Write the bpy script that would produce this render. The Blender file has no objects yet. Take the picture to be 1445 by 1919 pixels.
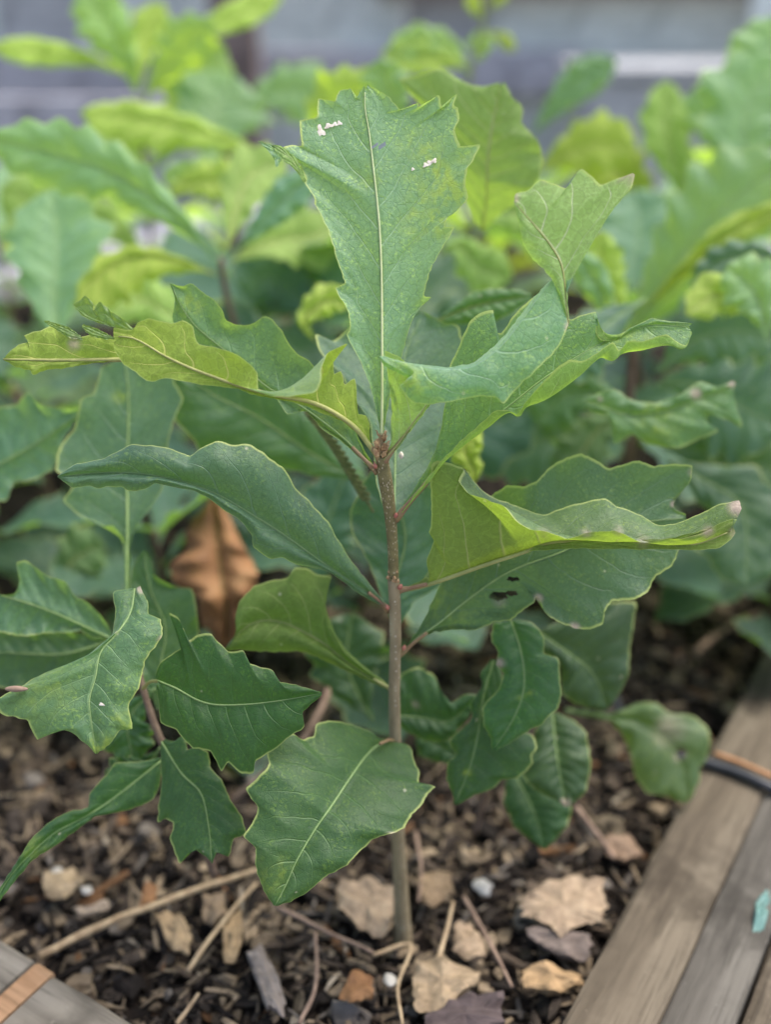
import bpy, bmesh, math, random
import numpy as np
from mathutils import Vector, Matrix, noise as mnoise
R = math.radians
random.seed(7)
rng = np.random.default_rng(7)
S = bpy.context.scene
COL = S.collection

# ------------------------------------------------------------------ camera, sky, sun, exposure
FOV, PITCH, DIST, HGT = 50.0, 26.0, 0.42, 0.456
cd = bpy.data.cameras.new('camera'); cam = bpy.data.objects.new('camera', cd); COL.objects.link(cam)
cd.sensor_fit = 'VERTICAL'; cd.sensor_height = 36.0; cd.lens = 18.0/math.tan(R(FOV/2))
cam.location = (0, -DIST, HGT); cam.rotation_euler = (R(90-PITCH), 0, 0)
cd.clip_start = 0.02; cd.clip_end = 200
cd.dof.use_dof = True; cd.dof.focus_distance = 0.457; cd.dof.aperture_fstop = 3.1
S.camera = cam
W = bpy.data.worlds.new('World'); S.world = W; W.use_nodes = True
wn = W.node_tree; bg = wn.nodes['Background']
sky = wn.nodes.new('ShaderNodeTexSky'); sky.sky_type = 'NISHITA'; sky.sun_disc = False
SUN_EL, SUN_ROT = R(66), R(72)
sky.sun_elevation = SUN_EL; sky.sun_rotation = SUN_ROT; sky.air_density = 1.0; sky.dust_density = 4.0; sky.ozone_density = 1.0
wn.links.new(sky.outputs[0], bg.inputs[0]); bg.inputs[1].default_value = 0.12
sd = bpy.data.lights.new('sun', 'SUN'); sun = bpy.data.objects.new('sun', sd); COL.objects.link(sun)
sd.energy = 1.6; sd.angle = R(30); sd.color = (1.0, 0.97, 0.93)
# sun direction: rotation 0 -> +Y, turning clockwise seen from above
sv = Vector((math.sin(SUN_ROT)*math.cos(SUN_EL), math.cos(SUN_ROT)*math.cos(SUN_EL), math.sin(SUN_EL)))
sun.rotation_euler = (-sv).to_track_quat('-Z', 'Y').to_euler(); sun.location = (0, 0, 5)
S.view_settings.view_transform = 'Standard'; S.view_settings.look = 'None'
S.view_settings.exposure = 1.52; S.view_settings.gamma = 1.0
S.view_settings.use_curve_mapping = False
S.cycles.max_bounces = 5; S.cycles.transmission_bounces = 4

# ------------------------------------------------------------------ measuring helpers (photo pixel + depth -> place)
F = 959.5/math.tan(R(FOV/2)); _c, _s = math.cos(R(PITCH)), math.sin(R(PITCH))
def unproj(x, y, z):
    """photo pixel x,y at camera depth z (cm) -> world metres (numpy)"""
    x = np.asarray(x, float); y = np.asarray(y, float); z = np.asarray(z, float)/100
    a = (x-722.5)/F*z; b = -(y-959.5)/F*z
    return np.stack([a + 0*z, -DIST + z*_c + b*_s, HGT - z*_s + b*_c], -1)
def ground(x, y, h=0.0):
    dx, b = (x-722.5)/F, -(y-959.5)/F
    dz = -_s + b*_c; t = (h-HGT)/dz
    return Vector((dx*t, -DIST + (_c + b*_s)*t, h))
def zstem(y, Y=0.0):
    """depth in cm of the upright plane at world Y along pixel row y"""
    b = -(y-959.5)/F
    return 100*(Y+DIST)/(_c + b*_s)

# ------------------------------------------------------------------ object helpers
def tag(o, label=None, cat=None, group=None, kind=None):
    if label: o['label'] = label
    if cat: o['category'] = cat
    if group: o['group'] = group
    if kind: o['kind'] = kind
    return o
def empty(name, loc=(0, 0, 0), **k):
    o = bpy.data.objects.new(name, None); COL.objects.link(o); o.location = loc; o.empty_display_size = .02
    return tag(o, **k)
def mesh_obj(name, verts, faces, mat, parent=None, smooth=True, off=None, **k):
    me = bpy.data.meshes.new(name)
    v = np.asarray(verts, float)
    if off is None: off = tuple(parent['_o']) if parent is not None and '_o' in parent else (0, 0, 0)
    v = v - np.array(off)
    me.from_pydata(v.tolist(), [], [tuple(int(i) for i in f) for f in faces]); me.update()
    if smooth: me.polygons.foreach_set('use_smooth', [True]*len(me.polygons))
    if mat: me.materials.append(mat)
    o = bpy.data.objects.new(name, me); COL.objects.link(o)
    if parent is not None: o.parent = parent
    return tag(o, **k)
def catmull(P, n, lin=0.0):
    P = np.asarray(P, float)
    if len(P) == 2: 
        t = np.linspace(0, 1, n)[:, None]; return P[0]*(1-t)+P[1]*t
    Q = np.vstack([2*P[0]-P[1], P, 2*P[-1]-P[-2]])
    out = []
    for i in range(1, len(Q)-2):
        p0, p1, p2, p3 = Q[i-1], Q[i], Q[i+1], Q[i+2]
        d = lambda a, b: max(1e-6, np.linalg.norm((b-a)[:2]))**.5
        t0 = 0; t1 = d(p0, p1); t2 = t1+d(p1, p2); t3 = t2+d(p2, p3)
        for t in np.linspace(t1, t2, 7)[:-1]:
            A1 = (t1-t)/(t1-t0)*p0+(t-t0)/(t1-t0)*p1; A2 = (t2-t)/(t2-t1)*p1+(t-t1)/(t2-t1)*p2; A3 = (t3-t)/(t3-t2)*p2+(t-t2)/(t3-t2)*p3
            B1 = (t2-t)/(t2-t0)*A1+(t-t0)/(t2-t0)*A2; B2 = (t3-t)/(t3-t1)*A2+(t-t1)/(t3-t1)*A3
            f_ = (t-t1)/(t2-t1); out.append((1-lin)*((t2-t)/(t2-t1)*B1+f_*B2)+lin*(p1*(1-f_)+p2*f_))
    out.append(P[-1]); out = np.array(out)
    return resample(out, n)
def resample(P, n):
    P = np.asarray(P, float); s = np.r_[0, np.cumsum(np.linalg.norm(np.diff(P[:, :min(3, P.shape[1])], axis=0), axis=1))]
    if s[-1] < 1e-9: return np.repeat(P[:1], n, 0)
    t = np.linspace(0, s[-1], n)
    return np.stack([np.interp(t, s, P[:, i]) for i in range(P.shape[1])], 1)
def tube_data(path, radii, seg=8, cap=True):
    P = [Vector(p) for p in path]; n = len(P); V = []; Fc = []
    up = Vector((0.3, 0.1, 1)).normalized(); t0 = (P[1]-P[0]).normalized()
    a = t0.cross(up)
    if a.length < .05: a = t0.cross(Vector((1, 0, 0)))
    a.normalize()
    for i in range(n):
        t = (P[min(i+1, n-1)]-P[max(i-1, 0)]).normalized()
        a = (a - t*a.dot(t)).normalized(); b = t.cross(a)
        r = radii[i] if hasattr(radii, '__len__') else radii
        for k in range(seg):
            th = 2*math.pi*k/seg; V.append(P[i]+a*(r*math.cos(th))+b*(r*math.sin(th)))
    for i in range(n-1):
        for k in range(seg):
            k2 = (k+1) % seg; Fc.append((i*seg+k, i*seg+k2, (i+1)*seg+k2, (i+1)*seg+k))
    if cap:
        Fc.append(tuple(range(seg-1, -1, -1))); Fc.append(tuple((n-1)*seg+k for k in range(seg)))
    return V, Fc
def tube(name, path, radii, mat, parent=None, seg=8, **k):
    V, Fc = tube_data(path, radii, seg)
    return mesh_obj(name, [tuple(v) for v in V], Fc, mat, parent, **k)

# ------------------------------------------------------------------ materials
class N:
    def __init__(s, name):
        s.m = bpy.data.materials.new(name); s.m.use_nodes = True; s.t = s.m.node_tree; s.t.nodes.clear()
        s.out = s.t.nodes.new('ShaderNodeOutputMaterial')
    def n(s, ty, ins=None, **p):
        x = s.t.nodes.new(ty)
        for k, v in p.items(): setattr(x, k, v)
        for k, v in (ins or {}).items(): s.set(x.inputs[k], v)
        return x
    def set(s, i, v):
        if isinstance(v, bpy.types.NodeSocket): s.t.links.new(v, i)
        elif isinstance(v, tuple) and len(v) == 3 and i.type == 'RGBA': i.default_value = (*v, 1)
        else: i.default_value = v
    def m_(s, op, a, b=0.0, c=0.0, clamp=False):
        x = s.n('ShaderNodeMath', operation=op, use_clamp=clamp); s.set(x.inputs[0], a); s.set(x.inputs[1], b)
        if op in ('MULTIPLY_ADD',): s.set(x.inputs[2], c)
        return x.outputs[0]
    def mix(s, f, a, b, mode='MIX'):
        x = s.n('ShaderNodeMix', data_type='RGBA', blend_type=mode); s.set(x.inputs[0], f); s.set(x.inputs[6], a); s.set(x.inputs[7], b); return x.outputs[2]
    def noise(s, vec, scale, det=3, rough=.5, dist=0):
        x = s.n('ShaderNodeTexNoise', {'Scale': scale, 'Detail': det, 'Roughness': rough, 'Distortion': dist})
        if vec is not None: s.set(x.inputs['Vector'], vec)
        return x
    def ramp(s, f, a, b, lo=0.0, hi=1.0):
        x = s.n('ShaderNodeMapRange', {'Value': f, 'From Min': a, 'From Max': b, 'To Min': lo, 'To Max': hi}, interpolation_type='SMOOTHSTEP'); return x.outputs[0]
    def cr(s, f, stops):
        x = s.n('ShaderNodeValToRGB'); s.set(x.inputs[0], f); e = x.color_ramp.elements
        while len(e) < len(stops): e.new(.5)
        for q, (p, c) in zip(e, stops): q.position = p; q.color = (*c, 1)
        return x.outputs[0]
    def bump(s, h, st, d=.001):
        x = s.n('ShaderNodeBump', {'Strength': st, 'Distance': d, 'Height': h}); return x.outputs[0]
    def bsdf(s, **k):
        x = s.n('ShaderNodeBsdfPrincipled')
        for a, v in k.items(): s.set(x.inputs[a.replace('_', ' ')], v)
        return x

def leaf_material(name, top, under, trans, tw=.38):
    N_ = N(name); g = N_.n('ShaderNodeNewGeometry'); tc = N_.n('ShaderNodeTexCoord'); oi = N_.n('ShaderNodeObjectInfo')
    uv = N_.n('ShaderNodeSeparateXYZ', {0: tc.outputs['UV']}); u, v = uv.outputs[0], uv.outputs[1]
    au = N_.m_('ABSOLUTE', N_.m_('SUBTRACT', N_.m_('MULTIPLY', u, 2.0), 1.0))
    side = N_.m_('GREATER_THAN', u, .5)
    obj = tc.outputs['Object']
    wob = N_.noise(obj, 60, 2).outputs[0]
    # lateral veins: v - c|u|, the two sides offset
    t = N_.m_('SUBTRACT', v, N_.m_('MULTIPLY', N_.m_('POWER', au, 1.25), .17))
    t = N_.m_('ADD', N_.m_('MULTIPLY', t, 9.0), N_.m_('MULTIPLY', side, .42))
    t = N_.m_('ADD', t, N_.m_('MULTIPLY', wob, .35))
    fr = N_.m_('ABSOLUTE', N_.m_('SUBTRACT', N_.m_('FRACT', t), .5))      # 0 on the vein
    lat = N_.ramp(fr, .0, N_.m_('MULTIPLY', N_.m_('SUBTRACT', 1.15, au), .055), 1, 0)
    fade = N_.ramp(au, .72, .97, 1, 0)
    lat = N_.m_('MULTIPLY', lat, fade)
    mid = N_.ramp(au, .012, .035, 1, 0)
    vein = N_.m_('MAXIMUM', lat, mid)
    # net of small veins
    vo = N_.n('ShaderNodeTexVoronoi', {'Vector': obj, 'Scale': 260.0}, feature='DISTANCE_TO_EDGE')
    net = N_.ramp(vo.outputs['Distance'], 0.0, .07, 1, 0)
    vo2 = N_.n('ShaderNodeTexVoronoi', {'Vector': obj, 'Scale': 800.0}, feature='DISTANCE_TO_EDGE')
    net2 = N_.ramp(vo2.outputs['Distance'], 0.0, .18, 1, 0)
    vo3 = N_.n('ShaderNodeTexVoronoi', {'Vector': N_.n('ShaderNodeVectorMath', {0: obj, 1: N_.n('ShaderNodeVectorMath', {0: N_.noise(obj, 130, 2).outputs[1], 1: (.006, .006, .006)}, operation='MULTIPLY').outputs[0]}, operation='ADD').outputs[0], 'Scale': 210.0}, feature='DISTANCE_TO_EDGE')
    netu = N_.ramp(vo3.outputs['Distance'], 0.0, .075, 1, 0)
    big = N_.noise(obj, 22, 3).outputs[0]; fine = N_.noise(obj, 700, 4, .75).outputs[0]; med = N_.noise(obj, 95, 3).outputs[0]
    tint = oi.outputs['Color']
    rnd = oi.outputs['Random']
    # upper face
    c1 = N_.mix(N_.ramp(big, .3, .7), top, tuple(x*y for x, y in zip(top, (1.35, 1.18, .95))))
    c1 = N_.mix(N_.m_('MULTIPLY', N_.ramp(fine, .48, .66), .6), c1, tuple(x*y for x, y in zip(top, (2.3, 1.65, 1.4))))
    c1 = N_.mix(N_.m_('MULTIPLY', N_.ramp(fine, .5, .34), .5), c1, tuple(x*.45 for x in top))
    spk = N_.m_('MULTIPLY', N_.m_('MULTIPLY', N_.ramp(N_.noise(obj, 900, 2, .5).outputs[0], .55, .64), N_.ramp(med, .38, .58)), .6)
    c1 = N_.mix(spk, c1, (.22, .32, .06))
    c1 = N_.mix(N_.m_('MULTIPLY', net2, .12), c1, (.03, .07, .03))
    c1 = N_.mix(N_.m_('MULTIPLY', net, .12), c1, (.025, .07, .03))
    c1 = N_.mix(N_.m_('MULTIPLY', vein, .6), c1, (.20, .31, .13))
    # lower face
    c2 = N_.mix(N_.ramp(big, .3, .7), under, tuple(x*.75 for x in under))
    c2 = N_.mix(N_.m_('MULTIPLY', net2, .25), c2, tuple(x*1.5 for x in under))
    c2 = N_.mix(N_.m_('MULTIPLY', netu, .42), c2, tuple(x*2.0 for x in under))
    c2 = N_.mix(N_.m_('MULTIPLY', N_.ramp(fine, .35, .7), .3), c2, tuple(x*.6 for x in under))
    c2 = N_.mix(N_.m_('MULTIPLY', vein, .9), c2, (.38, .42, .17))
    col = N_.mix(g.outputs['Backfacing'], c1, c2)
    col = N_.mix(1.0, col, tint, 'MULTIPLY')
    hv = N_.n('ShaderNodeHueSaturation', {'Hue': N_.m_('MULTIPLY_ADD', rnd, .02, .49), 'Saturation': 1.0, 'Value': N_.m_('MULTIPLY_ADD', rnd, .25, .88), 'Fac': 1.0, 'Color': col}).outputs[0]
    # yellow blotches and dry patches carried by the mesh
    at = N_.n('ShaderNodeAttribute', attribute_name='wear'); ws = N_.n('ShaderNodeSeparateXYZ', {0: at.outputs['Vector']})
    yel = N_.m_('MULTIPLY', ws.outputs[0], N_.ramp(med, .3, .6, .25, 1)); dry = N_.m_('MULTIPLY', ws.outputs[1], N_.ramp(med, .2, .5, .5, 1))
    hv = N_.mix(N_.m_('MULTIPLY', yel, N_.ramp(N_.noise(obj, 260, 2).outputs[0], .4, .6, .15, .8)), hv, (.34, .42, .05))
    edge = N_.ramp(au, .958, .985)
    hv = N_.mix(N_.m_('MULTIPLY', edge, .9), hv, (.40, .46, .14))
    # pin-head blemishes
    vb = N_.n('ShaderNodeTexVoronoi', {'Vector': obj, 'Scale': 90.0}, feature='F1')
    pin = N_.m_('MULTIPLY', N_.ramp(vb.outputs['Distance'], .05, .09, 1, 0), N_.m_('GREATER_THAN', N_.n('ShaderNodeSeparateXYZ', {0: vb.outputs['Color']}).outputs[0], .72))
    hv = N_.mix(N_.m_('MULTIPLY', pin, .7), hv, (.5, .48, .32))
    dryc = N_.mix(fine, (.20, .13, .08), (.52, .42, .32))
    hv = N_.mix(dry, hv, dryc)
    h = N_.m_('ADD', N_.m_('MULTIPLY', vein, -.9), N_.m_('MULTIPLY', net, -.16))
    h = N_.m_('ADD', h, N_.m_('MULTIPLY', fine, .8)); h = N_.m_('ADD', h, N_.m_('MULTIPLY', N_.ramp(fr, 0, .5), .9))
    h = N_.m_('MULTIPLY', h, N_.m_('SUBTRACT', 1.0, N_.m_('MULTIPLY', g.outputs['Backfacing'], 1.7)))
    nb = N_.bump(h, .55, .0007)
    rough = N_.mix(g.outputs['Backfacing'], (.47, .47, .47), (.7, .7, .7))
    rough = N_.m_('ADD', N_.n('ShaderNodeSeparateXYZ', {0: rough}).outputs[0], N_.m_('MULTIPLY', med, .12))
    b = N_.bsdf(Base_Color=hv, Roughness=rough, Normal=nb, Specular_IOR_Level=.55, Sheen_Weight=N_.m_('MULTIPLY', N_.m_('SUBTRACT', 1.0, g.outputs['Backfacing']), N_.m_('MULTIPLY', N_.n('ShaderNodeSeparateXYZ', {0: tint}).outputs[0], .16)), Sheen_Roughness=.45, Sheen_Tint=(.8, .95, 1.0))
    tcol = N_.mix(1.0, N_.mix(N_.m_('MULTIPLY', vein, .7), trans, tuple(x*.45 for x in trans)), tint, 'MULTIPLY')
    tcol = N_.mix(N_.m_('MULTIPLY', net, .3), tcol, tuple(x*.5 for x in trans))
    tr = N_.n('ShaderNodeBsdfTranslucent', {'Color': tcol, 'Normal': nb})
    mx = N_.n('ShaderNodeMixShader', {0: N_.m_('MULTIPLY', N_.m_('SUBTRACT', 1.0, dry), tw), 1: b.outputs[0], 2: tr.outputs[0]})
    N_.t.links.new(mx.outputs[0], N_.out.inputs[0]); return N_.m
M_LEAF = leaf_material('oak_leaf', (.044, .106, .050), (.125, .190, .045), (.30, .46, .04), .42)

def simple(name, stops, scale, rough=.8, bump=.4, bd=.001, stretch=None, det=5, spec=.3, extra=None, tint=False, coord='Object'):
    N_ = N(name); tc = N_.n('ShaderNodeTexCoord'); vec = tc.outputs[coord]
    if stretch: vec = N_.n('ShaderNodeMapping', {'Vector': vec, 'Scale': stretch}).outputs[0]
    nz = N_.noise(vec, scale, det, .6, .3).outputs[0]
    c = N_.cr(nz, stops)
    if extra: c = extra(N_, tc, c)
    if tint:
        a = N_.n('ShaderNodeAttribute', attribute_name='tint'); c = N_.mix(1.0, c, a.outputs[0], 'MULTIPLY')
    b = N_.bsdf(Base_Color=c, Roughness=rough, Normal=N_.bump(nz, bump, bd), Specular_IOR_Level=spec)
    N_.t.links.new(b.outputs[0], N_.out.inputs[0]); return N_.m
def specks(N_, tc, c):
    v = N_.n('ShaderNodeTexVoronoi', {'Vector': N_.n('ShaderNodeMapping', {'Vector': tc.outputs['Object'], 'Scale': (1, 1, .45)}).outputs[0], 'Scale': 1300.0}, feature='F1')
    f = N_.ramp(v.outputs['Distance'], .22, .36, 1, 0); f = N_.m_('MULTIPLY', f, N_.m_('GREATER_THAN', N_.n('ShaderNodeSeparateXYZ', {0: v.outputs['Color']}).outputs[0], .45))
    return N_.mix(N_.m_('MULTIPLY', f, .8), c, (.42, .36, .24))
def specks2(N_, tc, c):
    v = N_.n('ShaderNodeTexVoronoi', {'Vector': tc.outputs['Object'], 'Scale': 480.0}, feature='F1')
    f = N_.ramp(v.outputs['Distance'], .16, .26, 1, 0); f = N_.m_('MULTIPLY', f, N_.m_('GREATER_THAN', N_.n('ShaderNodeSeparateXYZ', {0: v.outputs['Color']}).outputs[0], .6))
    return N_.mix(N_.m_('MULTIPLY', f, .6), c, (.55, .50, .40))
M_BARK_UP = simple('olive_bark', [(.3, (.10, .085, .035)), (.7, (.19, .16, .065))], 300, .75, .5, .0005, extra=specks)
M_BARK_LO = simple('grey_green_bark', [(.3, (.17, .13, .07)), (.7, (.33, .265, .155))], 200, .8, .5, .0005, stretch=(1, 1, .3), extra=specks2)
M_MIDRIB = simple('pale_midrib', [(.3, (.17, .26, .09)), (.7, (.25, .34, .13))], 200, .5, .2, .0003)
M_MIDRIB_L = simple('cream_midrib', [(.3, (.38, .43, .20)), (.7, (.48, .52, .28))], 200, .5, .2, .0003)
M_MIDRIB_U = simple('olive_midrib', [(.3, (.22, .23, .07)), (.7, (.34, .34, .12))], 200, .5, .2, .0003)
M_PET = simple('reddish_petiole', [(.3, (.19, .10, .06)), (.7, (.26, .20, .09))], 120, .5, .2, .0003)
M_BUD = simple('bud_scales', [(.3, (.20, .10, .05)), (.6, (.42, .28, .14)), (.8, (.6, .5, .34))], 500, .7, .5, .0004)
M_RED = simple('red_bud', [(.3, (.26, .06, .05)), (.7, (.40, .18, .12))], 300, .5, .2, .0003)
M_SCAR = simple('pale_scar', [(.3, (.55, .47, .36)), (.7, (.74, .68, .58))], 500, .8, .4, .0003)
M_STEMBG = simple('brown_stem', [(.3, (.11, .07, .05)), (.7, (.2, .14, .10))], 200, .8)
M_CHIP = simple('bark_mulch', [(.25, (.35, .33, .31)), (.5, (.8, .78, .75)), (.75, (1.1, 1.08, 1.05))], 190, .92, .9, .0012, stretch=(.35, 1, 1), det=6, spec=.12, tint=True)
M_SOIL = simple('dark_soil', [(.3, (.006, .005, .004)), (.6, (.022, .016, .012)), (.8, (.05, .036, .026))], 90, .95, 1.0, .004, det=8, spec=.15)
M_STRAW = simple('dry_straw', [(.3, (.24, .16, .09)), (.7, (.46, .35, .21))], 160, .8, .4, .0006, stretch=(1, 1, 1))
M_TWIG = simple('dry_twig', [(.3, (.13, .085, .06)), (.7, (.30, .21, .15))], 160, .85, .5, .0006)
M_TAN = simple('tan_dead_leaf', [(.3, (.17, .12, .08)), (.7, (.33, .25, .165))], 160, .85, .6, .001)
M_ORANGE = simple('orange_dead_leaf', [(.25, (.10, .045, .02)), (.55, (.22, .11, .045)), (.75, (.32, .19, .09))], 40, .75, .6, .0015)
M_STONE = simple('pale_stone', [(.3, (.30, .28, .24)), (.7, (.52, .49, .43))], 90, .8, .4, .001)
def wood(name, a, b, c, scale=14, sx=(.06, 1, 1)):
    def ex(N_, tc, col):
        vec = N_.n('ShaderNodeMapping', {'Vector': tc.outputs['Object'], 'Scale': sx}).outputs[0]
        w = N_.noise(vec, 260, 4, .7).outputs[0]; st = N_.noise(tc.outputs['Object'], 28, 4).outputs[0]
        col = N_.mix(N_.m_('MULTIPLY', N_.ramp(w, .45, .7), .55), col, tuple(x*.45 for x in a))
        st2 = N_.noise(tc.outputs['Object'], 11, 5, .6).outputs[0]
        col = N_.mix(N_.m_('MULTIPLY', N_.ramp(st2, .50, .66), .75), col, tuple(x*.6 for x in a))
        kn = N_.n('ShaderNodeTexVoronoi', {'Vector': N_.n('ShaderNodeMapping', {'Vector': tc.outputs['Object'], 'Scale': (.5, 1, 1)}).outputs[0], 'Scale': 24.0}, feature='F1')
        col = N_.mix(N_.ramp(kn.outputs['Distance'], .10, .2, .7, 0), col, tuple(x*.5 for x in a))
        fl = N_.noise(tc.outputs['Object'], 300, 3).outputs[0]
        col = N_.mix(N_.m_('MULTIPLY', N_.ramp(fl, .66, .78), .25), col, tuple(x*1.7 for x in c))
        return N_.mix(N_.m_('MULTIPLY', N_.ramp(st, .55, .75), .4), col, tuple(x*1.4 for x in c))
    return simple(name, [(.25, a), (.5, b), (.75, c)], scale*5, .9, .8, .0012, stretch=sx, det=6, spec=.15, extra=ex)
M_W1 = wood('weathered_brown_timber', (.062, .049, .034), (.112, .091, .064), (.17, .142, .102))
M_W2 = wood('weathered_grey_timber', (.056, .050, .041), (.098, .089, .074), (.15, .138, .115))
M_W3 = wood('grey_timber', (.10, .088, .07), (.17, .15, .12), (.245, .22, .18))
M_W4 = wood('sawn_orange_timber', (.18, .10, .05), (.30, .18, .10), (.40, .27, .16))
M_W5 = wood('bleached_boards', (.28, .27, .29), (.40, .39, .42), (.5, .49, .53))
M_W6 = wood('brown_post', (.12, .09, .08), (.19, .145, .13), (.26, .2, .18))
M_W7 = wood('slate_boards', (.46, .50, .48), (.58, .62, .59), (.68, .71, .68))  # board colour lightened to stand in for pale veiling glare
M_W8 = wood('dark_slate_boards', (.28, .285, .29), (.38, .385, .39), (.46, .465, .47))
M_HOSE = simple('black_hose', [(.3, (.012, .013, .016)), (.7, (.03, .032, .04))], 100, .42, .1, spec=.5)
M_COP = simple('orange_stripe', [(.3, (.30, .14, .06)), (.7, (.42, .22, .10))], 100, .6)
M_TEAL = simple('teal_plastic', [(.3, (.08, .16, .14)), (.7, (.13, .24, .21))], 100, .5)
M_GROUND = simple('pale_gravel_path', [(.3, (.20, .19, .18)), (.7, (.38, .36, .35))], 60, .95, .8, .004)
M_SPIKE = simple('seed_spike', [(.3, (.10, .12, .045)), (.7, (.22, .22, .09))], 300, .8, .3, .0005)

# ------------------------------------------------------------------ leaf builder
def poly3(P, z0, n, lin=0.0, jit=0.0, sd=0):
    """(x,y[,dz]) points + depth profile z0 (cm along the leaf) -> n samples of (x,y,z)"""
    P = np.array([(p[0], p[1], p[2] if len(p) > 2 else 0.0) for p in P], float)
    Q = catmull(P, n, lin if len(P) < 40 else .2)
    if jit:
        r1 = np.random.default_rng(sd); k_ = r1.normal(0, jit, (n, 2)); k_[1:-1] = (k_[1:-1]+k_[:-2]*.5+k_[2:]*.5)/1.5; k_[0] = k_[-1] = 0; Q[:, :2] += k_
    t = np.linspace(0, 1, n); zp = np.interp(t, np.linspace(0, 1, len(z0)), z0)
    Q[:, 2] += zp; return Q
def patch(rails, midi, z, cup=0.0, wav=.12, nv=90, nu=7, seed=0, vr=(0, 1)):
    """rails a..mid..b; returns px-grid (nv, nU, 3), uv"""
    R_ = [poly3(p, z, nv, *((.6, .75, seed*7+q) if q in (0, len(rails)-1) else (0, 0, 0))) for q, p in enumerate(rails)]
    cols = []; us = []; k = len(R_)
    def upos(i): return -1 + i/midi if i <= midi and midi > 0 else ((i-midi)/(k-1-midi) if k-1 > midi else 0)
    for i in range(k-1):
        for j in range(nu + (1 if i == k-2 else 0)):
            s = j/nu
            if k > 3 or True:
                # smooth across rails on each side of the midrib
                u = upos(i)*(1-s)+upos(i+1)*s
                if k > 3 and i > midi-1 and k-1-midi >= 2 or (k > 3 and i < midi and midi >= 2):
                    lo, hi = (midi, k-1) if i >= midi else (0, midi)
                    if hi-lo == 2:
                        tt = (i-lo+s)/2; a_, r_, b_ = R_[lo], R_[lo+1], R_[hi]
                        # quadratic through the three rails
                        p = a_*(2*(tt-.5)*(tt-1)) + r_*(-4*tt*(tt-1)) + b_*(2*tt*(tt-.5))
                    else: p = R_[i]*(1-s)+R_[i+1]*s
                else: p = R_[i]*(1-s)+R_[i+1]*s
            cols.append(p.copy()); us.append(u)
    G = np.stack(cols, 1); us = np.array(us)
    t = np.linspace(0, 1, nv)
    env = np.sin(np.pi*np.clip(t, 0.02, 1))**.5
    bulge = 4*np.abs(us)*(1-np.abs(us)); G[:, :, 2] -= cup*bulge[None, :]*env[:, None]
    ph = seed*1.7
    wave = (np.sin(t[:, None]*23+ph+us[None]*2)*.6+np.sin(t[:, None]*41+ph*2-us[None]*3)*.4)*np.abs(us[None])**1.5
    G[:, :, 2] += wav*wave*env[:, None]
    vv = vr[0]+(vr[1]-vr[0])*t
    # quilting: panels between lateral veins swell a little
    tq = (vv[:, None]-.17*np.abs(us[None])**1.25)*9+.42*(us[None] > 0)
    G[:, :, 2] -= .02*np.cos(2*np.pi*tq)*np.minimum(1, 3*np.abs(us[None]))*-1
    UV = np.stack([np.broadcast_to(us[None]*.5+.5, G.shape[:2]), np.broadcast_to(vv[:, None], G.shape[:2])], -1)
    return G, UV, R_[midi]
LN = [0]
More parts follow.
